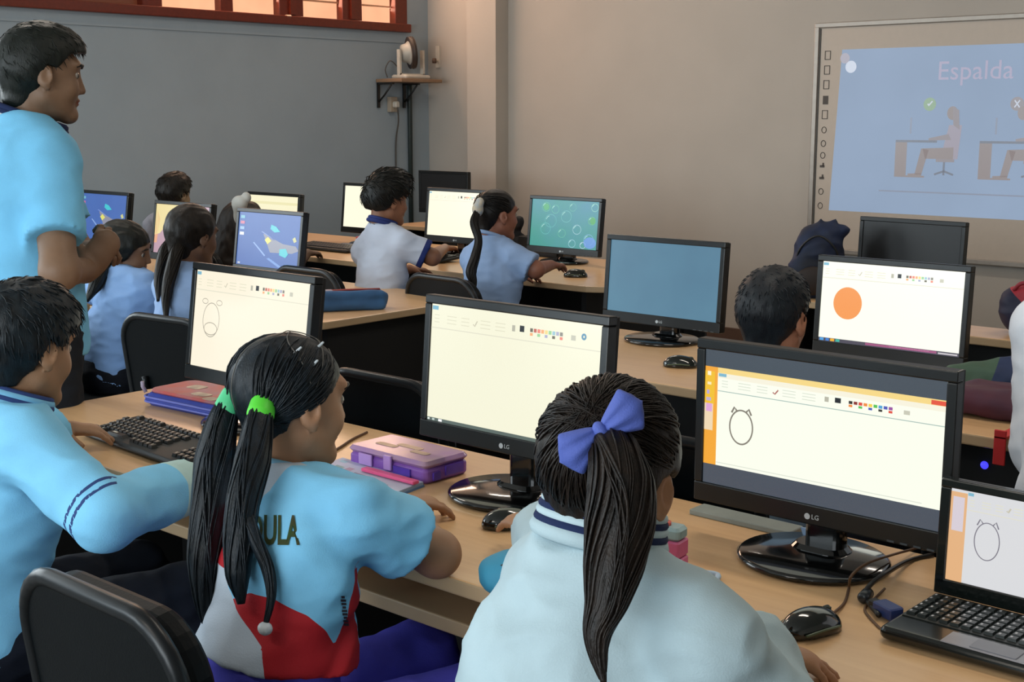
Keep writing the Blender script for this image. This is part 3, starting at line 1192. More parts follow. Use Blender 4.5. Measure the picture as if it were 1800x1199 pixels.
LP = dict(back=155, backl=120, left=125, cler=34, tube=16)
area('assumed_back_window_light', (-.6, YB + .02, 1.8), 3.4, (-.6, 3, 1.3), LP['back'], (.86, .95, 1), 1.6)  # cool light added at an assumed, unseen window behind the camera
area('assumed_rear_window_light', (-4.9, YB + .02, 1.8), 2.9, (-4.9, 3, 1.4), LP['backl'], (.82, .94, 1), 1.6)  # added light, its rear window is assumed and never in view
area('assumed_left_window_light', (XL + .02, .4, 1.85), 3.8, (0, .4, 1.5), LP['left'], (.84, .95, 1), 1.7)  # added side light for the assumed left window outside the view
area('daylight_clerestory', (XL + .04, 5.8, 2.5), 2.2, (-3, 5.9, 1.6), LP['cler'], (1, .66, .46), .6)
for (x, y) in ((-4.8, 2.6), (-1.2, 2.6), (-4.8, 5.6), (-1.2, 5.6), (-1.5, -1.2)):  # tube fixtures added out of view as weak warm fill
    t = thing('added_ceiling_light', 'added twin tube fill light on the ceiling, out of view', 'ceiling light', (x, y, ZC), 0, 'added fill lights')
    obj('housing', MB().box((0, 0, -.03), (1.25, .16, .06)), mat('light_housing', '#d8d5cf', rough=.5), t)
    for s_ in (-.045, .045):
        obj('tube', MB().tube([(-.59, s_, -.078), (.59, s_, -.078)], .015, 10), mat('light_tube', '#fff0dc', emit=1.5, rough=.4), t)
    area('added_tube_fill', (x, y, ZC - .11), 1.2, (x, y, 0), LP['tube'], (1, .9, .78), .14)
wd = bpy.data.worlds.new('sky')
SC.world = wd
wd.use_nodes = True
bg = wd.node_tree.nodes['Background']
sk = wd.node_tree.nodes.new('ShaderNodeTexSky')
sk.sky_type = 'HOSEK_WILKIE'
sk.turbidity = 5
wd.node_tree.links.new(sk.outputs[0], bg.inputs[0])
bg.inputs[1].default_value = 1.0
SC.view_settings.view_transform = 'Standard'
SC.view_settings.look = 'None'
SC.view_settings.gamma = 1
SC.view_settings.exposure = 0
SC.view_settings.use_curve_mapping = False
# ------------------------------------------------------------------ furniture and equipment
BLK = mat('black_plastic', '#0d1011', rough=.32, var=.10, vscale=12, bump=.03, bscale=900)
BLKM = mat('black_matt_plastic', '#0b0d0e', rough=.55, var=.10, vscale=12, bump=.05, bscale=700)
GLOSS = mat('black_gloss_plastic', '#0b0d0e', rough=.12, var=.05, coat=.4)
DESKT = mat('desk_laminate', '#e4ba8a', rough=.30, var=.05, vscale=5, var2='#dbaf80', stretch=(1.2, 14, 14), bump=.015, bscale=300)
DESKE = mat('desk_edge', '#b99c78', rough=.5, var=.06, vscale=8)
DARKP = mat('desk_dark_panel', '#131313', rough=.6, var=.1, vscale=6)
VINYL = mat('chair_vinyl', '#04080b', rough=.5, spec=.18, var=.12, vscale=8, bump=.06, bscale=160)
SHELL = mat('chair_shell', '#020609', rough=.45, spec=.14, var=.1, vscale=8, bump=.05, bscale=260)
RIM = mat('chair_rim', '#070c10', rough=.36, spec=.4, var=.12, vscale=10)
STEEL = mat('chair_tube', '#191b1d', rough=.35, metal=.5)


def rounded(x0, x1, y0, y1, r, n=6):
    """outline with its own radius per corner: r = (x0y0, x1y0, x1y1, x0y1)"""
    out = []
    for (cx, cy, rr, a0) in ((x0 + r[0], y0 + r[0], r[0], PI), (x1 - r[1], y0 + r[1], r[1], 1.5 * PI), (x1 - r[2], y1 - r[2], r[2], 0), (x0 + r[3], y1 - r[3], r[3], PI / 2)):
        for k in range(n + 1):
            a = a0 + PI / 2 * k / n
            out.append((cx + rr * math.cos(a), cy + rr * math.sin(a)))
    return out


def desk(label, x0, x1, y0, y1, rc=(.02, .02, .02, .02), tray=True, panels=None, Z=.72, group=None):
    cx = (x0 + x1) / 2
    t = thing('computer_desk', label, 'desk', (cx, y0, 0), 0, group)
    L = x1 - x0
    D = y1 - y0
    mb = MB()
    mb.prism(rounded(-L / 2, L / 2, 0, D, rc), Z - .028, Z)
    o = obj('desktop', mb, [DESKT, DESKE], t)
    for p in o.data.polygons:
        if abs(p.normal.z) < .5:
            p.material_index = 1
    bevel(o, .004)
    for px in (panels or (-L / 2 + .06, 0, L / 2 - .06)):
        obj('side_panel', MB().box((px, D * .53, (Z - .028) / 2), (.028, D * .86, Z - .028)), DARKP, t)
    ps = sorted(panels or (-L / 2 + .06, 0, L / 2 - .06))
    obj('modesty_panel', MB().box((0, D - .045, .43), (L - .12, .018, .52)), DARKP, t)
    if tray:
        for a, b in zip(ps[:-1], ps[1:]):
            o = obj('keyboard_tray', MB().box(((a + b) / 2, .03 + .17, .619), (b - a - .03, .34, .026)), [DESKE], t)
            bevel(o, .003)
    return t


def backrest_outline(w, h, r, n=7):
    return rounded(-w / 2, w / 2, 0, h, (.05, .05, r, r), n)


def make_chair(label, loc, rz, group=None):
    t = thing('padded_chair', label, 'chair', loc, rz, group)
    s = MB()
    s.rbox((0, 0, .40), (.42, .42, .06), 'z', 0, .09, 6)
    bevel(obj('seat', s, VINYL, t), .012)
    tilt = Matrix.Translation((0, -.205, .455)) @ Matrix.Rotation(rad(8), 4, 'X') @ Matrix.Rotation(PI / 2, 4, 'X')
    # local of the outline: x across, y up, z towards the back (after the rotation)
    sh = MB()
    sh.prism(backrest_outline(.42, .36, .10), .012, .030, 0, tilt)
    bevel(obj('backrest_shell', sh, SHELL, t), .004)
    pd = MB()
    pd.prism(backrest_outline(.40, .34, .095), -.03, .012, 0, tilt @ Matrix.Translation((0, .01, 0)))
    bevel(obj('backrest_pad', pd, VINYL, t), .014, 3)
    ol = backrest_outline(.415, .355, .10)
    rm = MB()
    P = [(p[0], p[1] + .0025, .024) for p in ol]
    P.append(P[0])
    rm.tube(P, .013, 8, 0, False, tilt)
    obj('backrest_rim', rm, RIM, t)
    for q in (-1, 1):
        leg = MB()
        leg.tube(catmull([(q * .19, .19, .0), (q * .185, .17, .20), (q * .18, .15, .375)], 4), .012, 8)
        obj('leg', leg, STEEL, t)
        leg = MB()
        leg.tube(catmull([(q * .19, -.21, .0), (q * .185, -.17, .20), (q * .175, -.15, .375)], 4), .012, 8)
        obj('leg', leg, STEEL, t)
        po = MB()
        po.tube(catmull([(q * .12, -.08, .365), (q * .12, -.17, .368), (q * .12, -.225, .41), (q * .12, -.245, .50), (q * .12, -.262, .60)], 5), .011, 8)
        obj('back_post', po, STEEL, t)
    fm = MB()
    fm.tube([(-.18, .15, .365), (.18, .15, .365)], .010, 8)
    fm.tube([(-.175, -.15, .365), (.175, -.15, .365)], .010, 8)
    fm.tube([(-.175, -.15, .365), (-.18, .15, .365)], .010, 8)
    fm.tube([(.175, -.15, .365), (.18, .15, .365)], .010, 8)
    obj('seat_frame', fm, STEEL, t)
    return t


# ---- screen pictures: items in 0..1 screen coordinates
def ringpts(cx, cy, rx, ry, n=40, a0=0, a1=2 * PI):
    return [(cx + rx * math.cos(a0 + (a1 - a0) * i / n), cy + ry * math.sin(a0 + (a1 - a0) * i / n)) for i in range(n + 1)]


def screen_mesh(w, h, base, items, k=1.0):
    """a flat display mesh in the XZ plane facing -Y, lower left corner at the origin"""
    mb = MB()
    mats = [base if not isinstance(base, str) else glow(base, k)]
    ix = {}

    def mi(c):
        if c not in ix:
            ix[c] = len(mats)
            mats.append(glow(c, k))
        return ix[c]
    mb.add([(0, 0, 0), (w, 0, 0), (w, 0, h), (0, 0, h)], [(0, 1, 2, 3)], 0)
    for it in items:
        kd, ly = it[0], it[1]
        y = -.0005 * ly
        if kd == 'rect':
            x0, z0, x1, z1, c = it[2:]
            mb.add([(x0 * w, y, z0 * h), (x1 * w, y, z0 * h), (x1 * w, y, z1 * h), (x0 * w, y, z1 * h)], [(0, 1, 2, 3)], mi(c))
        elif kd == 'poly':
            pts, c = it[2:]
            mb.add([(p[0] * w, y, p[1] * h) for p in pts], [tuple(range(len(pts)))], mi(c))
        elif kd == 'line':
            pts, lw, c = it[2:]
            P = [Vector((p[0] * w, 0, p[1] * h)) for p in pts]
            V = []
            closed = (P[0] - P[-1]).length < 1e-6
            for i, p in enumerate(P):
                a = P[i - 1] if i else (P[-2] if closed else p)
                b = P[i + 1] if i < len(P) - 1 else (P[1] if closed else p)
                d = (b - a).normalized()
                nn = Vector((-d.z, 0, d.x)) * lw / 2
                V += [(p.x + nn.x, y, p.z + nn.z), (p.x - nn.x, y, p.z - nn.z)]
            mb.add(V, [(2 * i, 2 * i + 1, 2 * i + 3, 2 * i + 2) for i in range(len(P) - 1)], mi(c))
    return mb, mats


def paint_ui(x0=0., z0=.0, x1=1., z1=1., strong=.0, bg='#f6f3d6'):
    """window of a drawing program inside the given screen rectangle"""
    X = lambda u: x0 + (x1 - x0) * u
    Z = lambda v: z0 + (z1 - z0) * v
    it = [('rect', 1, X(.004), Z(.952), X(.042), Z(.985), '#7fb8cf')]
    soft = '#e3e0c6' if not strong else '#d5dccc'
    it.append(('rect', 1, X(0), Z(.795), X(1), Z(.803), '#e2dfca' if not strong else '#9db6b0'))
    for u, w_ in ((.02, .03), (.10, .06), (.19, .05), (.31, .06), (.40, .06)):
        for q in range(3):
            it.append(('rect', 1, X(u), Z(.845 + q * .03), X(u + w_), Z(.852 + q * .03), soft))
    it += [('line', 1, [(X(.265), Z(.87)), (X(.275), Z(.855)), (X(.29), Z(.90))], .0025, '#b06a62' if strong else '#c9c4ae'),
           ('rect', 1, X(.50), Z(.86), X(.518), Z(.91), '#b9b7a6'), ('rect', 1, X(.545), Z(.865), X(.571), Z(.915), '#20242a')]
    cols = ['#33302c', '#8b2f2c', '#e0493a', '#f08a3c', '#f6d34a', '#58c254', '#4fa3d8', '#4a57b8', '#9a4fa0']
    if not strong:
        cols = ['#6f6a5c', '#c4695c', '#f08a78', '#f7b07a', '#f6dc8e', '#9fd49a', '#a0cbd8', '#b0b2cc', '#8d8a80']
    for i, c in enumerate(cols):
        it.append(('rect', 1, X(.605 + i * .021), Z(.875), X(.621 + i * .021), Z(.905), c))
        if i % 2 == 0:
            it.append(('rect', 1, X(.605 + i * .021), Z(.845), X(.621 + i * .021), Z(.868), cols[(i + 3) % 9]))
    it.append(('rect', 1, X(.835), Z(.855), X(.86), Z(.895), '#c9c8b6'))
    return it


def creature(cx, cy, rx, ry, c='#8d8a7a', lw=.0022, ear='tip', belly=False):
    it = [('line', 2, ringpts(cx, cy, rx, ry), lw, c)]
    for q in (-1, 1):
        ex, ey = cx + q * rx * .62, cy + ry * .95
        if ear == 'tip':
            it.append(('line', 2, [(ex - q * rx * .22, ey - ry * .02), (ex + q * rx * .02, ey + ry * .17), (ex + q * rx * .24, ey - ry * .16)], lw * 1.3, c))
        else:
            it.append(('line', 2, ringpts(ex + q * rx * .25, ey + .02, rx * .34, ry * .15, 20), lw * .8, c))
    if belly:
        it.append(('line', 2, ringpts(cx, cy - ry * .52, rx * .8, ry * .36), lw, c))
    return it


MW, MH = .463, .288
BZ, BT, BB = .0165, .018, .034


def make_monitor(label, loc, zc, tilt, base, items, rz=0., k=1.0, logo=True, group=None, big=True, bezel=None, dark=False):
    """loc = desk point below the panel; zc = height of the panel centre above the desk"""
    t = thing('computer_monitor', label, 'monitor', loc, rad(rz), group)
    bm = bezel or BLK
    A = Matrix.Translation((0, 0, zc)) @ Matrix.Rotation(rad(-tilt), 4, 'X')
    w, h = MW, MH
    fb = MB()
    fb.box((0, .004, h / 2 - BT / 2), (w, .026, BT), M=A)
    fb.box((0, .004, -h / 2 + BB / 2), (w, .026, BB), M=A)
    for q in (-1, 1):
        fb.box((q * (w / 2 - BZ / 2), .004, (BB - BT) / 2), (BZ, .026, h - BB - BT), M=A)
    bevel(obj('bezel', fb, bm, t), .0025)
    bk = MB()
    bk.box((0, .020, 0), (w - .004, .014, h - .004), M=A)
    bk.rbox((0, .04, -.01), (w * .62, .035, h * .6), 'y', 0, .04, 4, A)
    bevel(obj('back_cover', bk, BLKM, t), .004)
    sm, mats = screen_mesh(w - 2 * BZ, h - BT - BB, base, items, k)
    T = A @ Matrix.Translation((-w / 2 + BZ, -.0045, -h / 2 + BB))
    sm.v = [tuple(T @ Vector(p)) for p in sm.v]
    obj('screen', sm, mats, t)
    st = MB()
    zb = zc - h / 2
    st.rbox((0, .045, (zb + .06) / 2 + .004), (.07, .035, zb + .06), 'z', 0, .014, 4)
    st.rbox((0, .03, .016), (.10, .07, .016), 'z', 0, .03, 5)
    obj('stand_neck', st, GLOSS, t)
    ba = MB()
    ba.lathe([(.0, 0.), (.112, 0), (.118, .004), (.118, .009), (.112, .013), (.04, .016), (.0001, .016)], 48, sx=1.08)
    obj('base', ba, GLOSS, t)
    if logo:
        lg = MB()
        TT = A @ Matrix.Translation((0, -.0095, -h / 2 + BB * .42))
        lg.lathe([(.0001, 0), (.0052, 0), (.0052, .0006), (.0001, .0006)], 20, M=TT @ Matrix.Translation((-.008, 0, 0)) @ Matrix.Rotation(PI / 2, 4, 'X'), smooth=False)
        lg.text('LG', .0115, TT @ Matrix.Translation((.0065, 0, 0)) @ Matrix.Rotation(PI / 2, 4, 'X'), 0, .0004)
        obj('logo', lg, mat('logo_silver', '#c9cfd2', rough=.3, metal=.3), t)
        bt = MB()
        for q in range(4):
            bt.box((w * .30 + q * .022, -.0092, -h / 2 + .0035), (.012, .002, .003), M=A)
        obj('button', bt, mat('button_grey', '#3c4246', rough=.4), t)
    return t


def make_mouse(label, loc, rz, hexc='#0e1614', L=.105):
    t = thing('computer_mouse', label, 'mouse', loc, rad(rz))
    s = L / .105
    P = [ell((0, -.004, .006), V3(.030, .050, .030) * s, None, .01), ell((0, .022, .004), V3(.029, .030, .022) * s, None, .012)]
    v, f = surf(P, .0025, cuts=[(V3(0, 0, 0.001), V3(0, 0, -1))])
    Mm = mat('mouse_' + hexc, hexc, rough=.14, var=.05, coat=.5)
    smesh('shell', v, f, Mm, t)
    b = MB()
    b.box((0, .028 * s, .0245 * s), (.007 * s, .022 * s, .010 * s))
    b.rbox((0, .03 * s, .024 * s), (.0055 * s, .022 * s, .018 * s), 'x', 0, .008 * s, 5)
    obj('wheel', b, mat('mouse_wheel', '#38423f', rough=.5), t)
    g = MB()
    for q in (-1, 1):
        g.tube(catmull([(q * .0275 * s, -.038 * s, .010 * s), (q * .0312 * s, -.006 * s, .013 * s), (q * .0292 * s, .03 * s, .011 * s)], 6), .0022 * s, 6)
    obj('side_grip', g, mat('mouse_grip', '#4d5a44', rough=.35), t)
    return t


def make_keyboard(label, loc, rz, w=.45, d=.155, keys=True, tilt=4, cat='keyboard'):
    t = thing('computer_keyboard', label, cat, loc, rad(rz))
    A = Matrix.Rotation(rad(tilt), 4, 'X')
    b = MB()
    b.rbox((0, 0, .016), (w, d, .016), 'z', 0, .012, 4, A)
    bevel(obj('case', b, BLKM, t), .003)
    if keys:
        k1 = MB()
        k1.add([(-.0078, -.0078, 0), (.0078, -.0078, 0), (.0078, .0078, 0), (-.0078, .0078, 0),
                (-.006, -.0058, .007), (.006, -.0058, .007), (.006, .0064, .007), (-.006, .0064, .007)],
               [(4, 5, 6, 7), (0, 1, 5, 4), (1, 2, 6, 5), (2, 3, 7, 6), (3, 0, 4, 7)])
        k1.add([(-.0042, -.001, .0073), (-.0005, -.001, .0073), (-.0005, .0045, .0073), (-.0042, .0045, .0073)], [(0, 1, 2, 3)], 1)
        KM = [mat('key_black', '#17191a', rough=.35, var=.1), mat('key_legend', '#cfcabb', rough=.5)]
        first = None
        sp = .0187
        rows = [(0, 15, 1.1), (1, 15, 0), (2, 14, .4), (3, 14, .6), (4, 13, .9), (5, 9, 0)]
        for r, n, x0 in rows:
            for c in range(n):
                if r == 0 and c in (1, 6):
                    continue
                wide = 1.0
                x = -w / 2 + .02 + (x0 + c) * sp
                if r == 5:
                    x = -w / 2 + .02 + (c if c < 3 else c + 5 if c > 3 else 5.3) * sp * 1.05
                    wide = 5.0 if c == 3 else 1.1
                y = d / 2 - .022 - r * .0198 - (.006 if r else 0)
                if first is None:
                    first = obj('key', k1, KM, t)
                    o = first
                else:
                    o = first.copy()
                    COL.objects.link(o)
                p = A @ Vector((x, y, .024))
                o.location = p
                o.rotation_euler = (rad(tilt), 0, 0)
                o.scale = (wide, 1, 1)
        for r in range(5):
            for c in range(4):
                o = first.copy()
                COL.objects.link(o)
                o.location = A @ Vector((w / 2 - .02 - (3 - c) * sp, d / 2 - .048 - r * .0198, .024))
                o.rotation_euler = (rad(tilt), 0, 0)
    else:
        b = MB()
        for r in range(5):
            for c in range(20):
                b.box((-w / 2 + .025 + c * .0212, d / 2 - .025 - r * .024, .026), (.016, .018, .006), M=A)
        o = obj('keys', b, mat('key_plain', '#22262a', rough=.4), t)
        o['kind'] = 'stuff'
    return t


# ---------------------------------------------------------------- desks
desk('long front desk with pale wood top, laptop and three monitors', -3.03, -.28, 1.44, 2.05, (.06, .02, .02, .03), True, (-1.32, -.36, .60, 1.32))
desk('wood desk of the second row carrying the monitor with the grey blue screen', -2.95, -.45, 2.93, 3.62, (.03, .03, .03, .03), False, (-1.19, -.2, 1.19))
desk('wood desk of the second row ending beside the blue pencil case on the left', -6.7, -3.56, 3.0, 3.86, (.03, .05, .03, .03), True, (-1.5, 0, 1.51))
desk('back row wood desk with rounded end carrying the bubble screen monitor', -6.75, -3.36, 4.44, 5.36, (.03, .16, .05, .03), False, (-1.6, 0, 1.5))
desk('narrow back row desk at the right carrying the navy lunch bag', -2.02, -.5, 4.27, 4.50, (.02, .02, .02, .02), False, (-.7, .7))
desk('small desk under the whiteboard with the backpack and the switched off monitor', -2.70, -2.14, 4.66, 5.14, (.02, .02, .02, .02), False, (-.22, .22))
desk('small desk in the far corner behind the back row monitors', -6.5, -5.98, 6.15, 6.65, (.03, .03, .03, .03), False, (-.2, .2))

# ---------------------------------------------------------------- monitors
Z0 = .72
cream = '#fdf8de'
ui = paint_ui()
taskbar = [('rect', 1, 0, 0, 1, .028, '#5e6b66'), ('rect', 2, .005, .006, .018, .022, '#e8efe8'), ('rect', 2, .035, .006, .05, .022, '#c7d6d0'), ('rect', 2, .075, .004, .098, .024, '#ffffff')]
make_monitor('front desk monitor showing a round eared creature outline, left of the pigtail girl', (-2.487, 1.888, Z0), .230, 8, '#fcf3dc',
             paint_ui() + creature(.165, .50, .075, .175, '#a39c8d', .0018, 'round', True), k=1.0)
make_monitor('front desk monitor with an almost blank cream drawing page between the two girls', (-1.623, 1.845, Z0), .232, 4.7, '#f6f4da',
             paint_ui() + taskbar + [('line', 2, ringpts(.905, .895, .009, .018, 16), .004, '#5f95b4')], k=1.0)
orange = [('rect', 1, 0, .875, 1, 1, '#454e58'), ('rect', 1, 0, 0, 1, .145, '#48505c'), ('rect', 1, 0, .145, .058, .875, '#f4a836'), ('rect', 2, 0, .40, .04, .60, '#f0d9b4'),
          ('rect', 2, 0, .60, .045, .84, '#f2c12f'), ('rect', 1, .058, .835, 1, .875, '#f6d887'), ('rect', 2, .06, .80, 1, .835, '#f7f2dd'), ('rect', 2, .945, .838, 1, .868, '#e5533c'),
          ('rect', 3, .012, .81, .028, .84, '#fff4d0'), ('rect', 3, .012, .74, .03, .76, '#fae9b8'), ('rect', 3, .01, .67, .022, .70, '#b9a9d8'), ('rect', 3, .008, .54, .036, .60, '#e0a8d8'), ('rect', 3, .008, .62, .03, .645, '#c0b0d0')]
make_monitor('front desk monitor with orange side bar and dark bands beside the laptop', (-.998, 1.893, Z0), .208, 0, '#fbfeee',
             orange + [(q[0], q[1] + 2) + tuple(q[2:]) for q in paint_ui(.06, .145, 1, .845, .6)] + [('rect', 2, .06, .165, .93, .172, '#dfe4d6')] + creature(.172, .46, .052, .125, '#837d72', .0028, 'tip'), k=1.0)
make_monitor('second row monitor with a plain grey blue screen above the round stand', (-2.422, 3.502, Z0), .195, 4.5, mat('screen_slate', '#5b88a0', rough=.3, emit=.95, var2='#4f7690', vscale=3), [], k=1)
make_monitor('second row monitor showing a filled orange circle on a white page', (-1.635, 3.50, Z0), .180, 3.3, '#fbfdee',
             paint_ui() + [('poly', 1, ringpts(.20, .50, .105, .20), '#f29a55'), ('rect', 1, .0, .0, 1, .045, '#4d4a58'), ('rect', 2, .35, .012, .85, .04, '#a0567f'), ('rect', 2, .52, .02, .80, .036, '#c78fb0'),
                           ('rect', 2, .01, .008, .04, .04, '#4fa0e0'), ('rect', 2, .055, .008, .08, .04, '#3f7fd0'), ('rect', 2, .09, .008, .12, .04, '#f0b030'), ('rect', 2, .13, .008, .16, .04, '#40b0a0'), ('rect', 2, .86, .012, .99, .03, '#c9c4c8')], k=1.05, logo=False)
make_monitor('switched off black monitor on the back row desk below the whiteboard', (-2.27, 5.02, Z0), .175, 3, mat('screen_off', '#191a1c', rough=.35, var=.1), [], logo=False, rz=-4)
bub = mat('screen_bubbles', '#3aa584', rough=.3, emit=.85, var2='#4f8fb8', vscale=2.3)
bl = []
for (u, v, r, c) in ((.22, .84, .06, '#5cb88f'), (.36, .80, .055, '#58b59b'), (.53, .66, .075, '#69b6b6'), (.30, .55, .085, '#5fb3b0'), (.70, .40, .06, '#a7cfd8'), (.48, .30, .055, '#63b79c'), (.23, .38, .075, '#5db7b3'),
                     (.91, .60, .05, '#5fb966'), (.88, .20, .07, '#7fb2df'), (.64, .10, .05, '#9fd0dc'), (.80, .08, .04, '#c3cdef'), (.94, .88, .05, '#8fd0b8'), (.62, .86, .05, '#56ab9c')):
    bl.append(('line', 1, ringpts(u, v, r, r * 1.6, 24), .0022, c))
    bl.append(('line', 2, ringpts(u, v, r * .8, r * 1.28, 8, 1.9, 2.9), .003, '#a9dcd2'))
bl += [('poly', 1, ringpts(.92, .60, .04, .07, 20), '#3f9e50'), ('poly', 1, ringpts(.22, .84, .045, .075, 20), '#44a569'), ('poly', 1, ringpts(.90, .14, .09, .12, 24), '#5b8fd0')]
make_monitor('back row monitor with a green bubble picture at the right end of the desk', (-4.131, 5.10, Z0), .186, 6, bub, bl)
make_monitor('back row monitor with a bright cream screen in front of the ponytail girl', (-4.815, 5.043, Z0), .203, 6, cream, ui, k=1.05)
make_monitor('back row monitor with a bright screen behind the black haired boy', (-5.56, 5.10, Z0), .203, 6, cream, [], k=1.05)
make_monitor('back row monitor of which only a bright top strip shows, far left', (-5.86, 4.64, Z0), .160, 6, '#fbf5cf', [('rect', 1, 0, .8, 1, .86, '#f0e9b8')])
make_monitor('black monitor in the far corner standing higher than the bright ones', (-6.24, 6.40, Z0), .215, 0, MATS['screen_off'], [], logo=False)
def wallpaper(dx=0.):
    it = [('poly', 1, [(.42, .62), (.44, .615), (.75, .46), (.95, .44), (1, .36), (.90, .30), (.55, .28)], '#8b8c9c'),
          ('poly', 1, [(.38, .66), (.41, .66), (.62, .52), (.60, .51)], '#7b93cf'), ('poly', 1, [(.26, .44), (.28, .45), (.48, .22), (.46, .20)], '#86a6dc'), ('poly', 1, [(.50, .16), (.54, .18), (.76, .03), (.70, .02)], '#6f97d8'),
          ('poly', 2, [(.54, .80), (.62, .77), (.69, .68), (.60, .66), (.53, .72)], '#3fc4cf'), ('poly', 2, [(.70, .36), (.80, .38), (.84, .28), (.80, .21), (.70, .25)], '#3fc4cf'),
          ('poly', 2, [(.45, .51), (.50, .57), (.56, .50), (.50, .43)], '#e3dc6a'), ('poly', 2, [(.89, .57), (.93, .61), (.96, .53), (.92, .50)], '#c9c98a')]
    for i, c in enumerate(('#6fb4c8', '#cc6a8c', '#8fb4dc', '#e8ece8')):
        it.append(('rect', 2, .03 + dx, .88 - i * .105, .10, .935 - i * .105, c))
    it.append(('rect', 2, .03, .02, .07, .05, '#c4cbd6'))
    return it
WALLP = mat('screen_wallpaper', '#3f63b0', rough=.3, emit=.9, var2='#4a72bd', vscale=3)
make_monitor('second row monitor with a blue desktop and cyan tiles behind the creature screen', (-4.609, 3.62, Z0), .178, 8, WALLP, wallpaper())
make_monitor('second row monitor with a pink and yellow picture behind the plaited girl', (-5.32, 3.66, Z0), .180, 8, '#bd99a8',
             [('poly', 1, [(.0, 1), (.42, 1), (.30, .70), (.10, .40), (.0, .36)], '#efdc9a'), ('poly', 1, [(.02, .9), (.09, .7), (.05, .2), (0, .2)], '#e9a880'), ('rect', 1, .5, .0, 1, .4, '#a98496')], k=.95)
make_monitor('second row monitor with a blue desktop and cyan tiles beside the standing man', (-6.10, 3.72, Z0), .20, 8, WALLP, wallpaper())

# ---------------------------------------------------------------- laptop
lp = thing('laptop', 'open black laptop showing a creature outline at the right end of the front desk', 'laptop', (-.625, 1.742, Z0), rad(-1))
b = MB()
b.rbox((0, 0, .013), (.28, .185, .020), 'z', 0, .012, 4)
bevel(obj('base', b, mat('laptop_black', '#0d1210', rough=.22, coat=.3, var=.1), lp), .003)
dk = MB()
dk.box((0, .018, .0235), (.262, .105, .002))
obj('keyboard_deck', dk, mat('laptop_deck', '#151a18', rough=.4), lp)
tp = MB()
tp.rbox((.0, -.062, .0235), (.28 * .52, .045, .002), 'z', 0, .004, 3)
obj('palm_rest', MB().box((.045, -.066, .0234), (.19, .042, .0015)), mat('laptop_palm', '#8c8c92', rough=.35), lp)
obj('touchpad', MB().rbox((.02, -.066, .0246), (.065, .034, .0015), 'z', 0, .003, 3), mat('touchpad', '#74747a', rough=.3), lp)
kk = MB()
kk.add([(-.0066, -.0066, 0), (.0066, -.0066, 0), (.0066, .0066, 0), (-.0066, .0066, 0), (-.0056, -.0054, .004), (.0056, -.0054, .004), (.0056, .0058, .004), (-.0056, .0058, .004)],
       [(4, 5, 6, 7), (0, 1, 5, 4), (1, 2, 6, 5), (2, 3, 7, 6), (3, 0, 4, 7)])
kk.add([(-.004, -.002, .0042), (-.001, -.002, .0042), (-.001, .0035, .0042), (-.004, .0035, .0042)], [(0, 1, 2, 3)], 1)
first = None
for r in range(6):
    for c in range(16):
        if first is None:
            first = obj('key', kk, [mat('laptop_key', '#1b211f', rough=.3), mat('laptop_legend', '#b9b9bb', rough=.4)], lp)
            o = first
        else:
            o = first.copy()
            COL.objects.link(o)
        o.location = (-.122 + c * .0162, .062 - r * .0165, .0245)
lid = Matrix.Translation((0, .092, .022)) @ Matrix.Rotation(rad(-2), 4, 'X') @ Matrix.Diagonal((1, 1, .92, 1))
lm = MB()
for (c, d) in (((0, 0, .185), (.28, .010, .014)), ((0, 0, .013), (.28, .010, .026)), ((-.132, 0, .098), (.016, .010, .16)), ((.132, 0, .098), (.016, .010, .16))):
    lm.box(c, d, M=lid)
bevel(obj('lid_bezel', lm, MATS['laptop_black'], lp), .002)
obj('lid_cover', MB().box((0, .009, .096), (.28, .008, .192), M=lid), MATS['laptop_black'], lp)
sm, ms = screen_mesh(.248, .152, '#dcdde0', [('rect', 1, 0, 0, .10, .97, '#e6b483'), ('rect', 2, .015, .55, .085, .92, '#d9cfd8')] + [(q[0], q[1] + 1) + tuple(q[2:]) for q in paint_ui(.10, 0, 1, 1)] + creature(.235, .50, .075, .20, '#7d7a86', .0016, 'tip'), .97)
T = lid @ Matrix.Translation((-.124, -.002, .026))
sm.v = [tuple(T @ Vector(p)) for p in sm.v]
obj('screen', sm, ms, lp)

# ---------------------------------------------------------------- mice, keyboards
make_mouse('glossy black computer mouse alone on the right part of the front desk near the laptop', tuple(atz(1424, 1110, Z0)), -14)
make_mouse('black computer mouse on the front desk under the hand of the girl with the bow', tuple(atz(897, 925, Z0)), -30)
make_mouse('small black mouse on the second row desk before the grey blue screen', tuple(atz(1196, 645, Z0)), -60, L=.10)
make_mouse('dark mouse on the back row desk below the green bubble screen', tuple(atz(1012, 487, Z0)), -55, L=.11)
make_keyboard('full black keyboard with pale legends on the front desk before the left boy', (-2.45, 1.61, Z0), -3.5)
make_keyboard('black keyboard on the back row desk below the bright cream screen', (-4.78, 4.72, Z0), 0, keys=False)
make_keyboard('black keyboard on the back row desk below the bright screen behind the boy', (-5.50, 4.74, Z0), 0, keys=False)


def path(name, pts, r, mt, label, cat, z=Z0):
    P = [tuple(atz(p[0], p[1], z + (p[2] if len(p) > 2 else r))) for p in pts]
    return tag(obj(name, MB().tube(catmull(P, 7), r, 8), mt), label, cat)


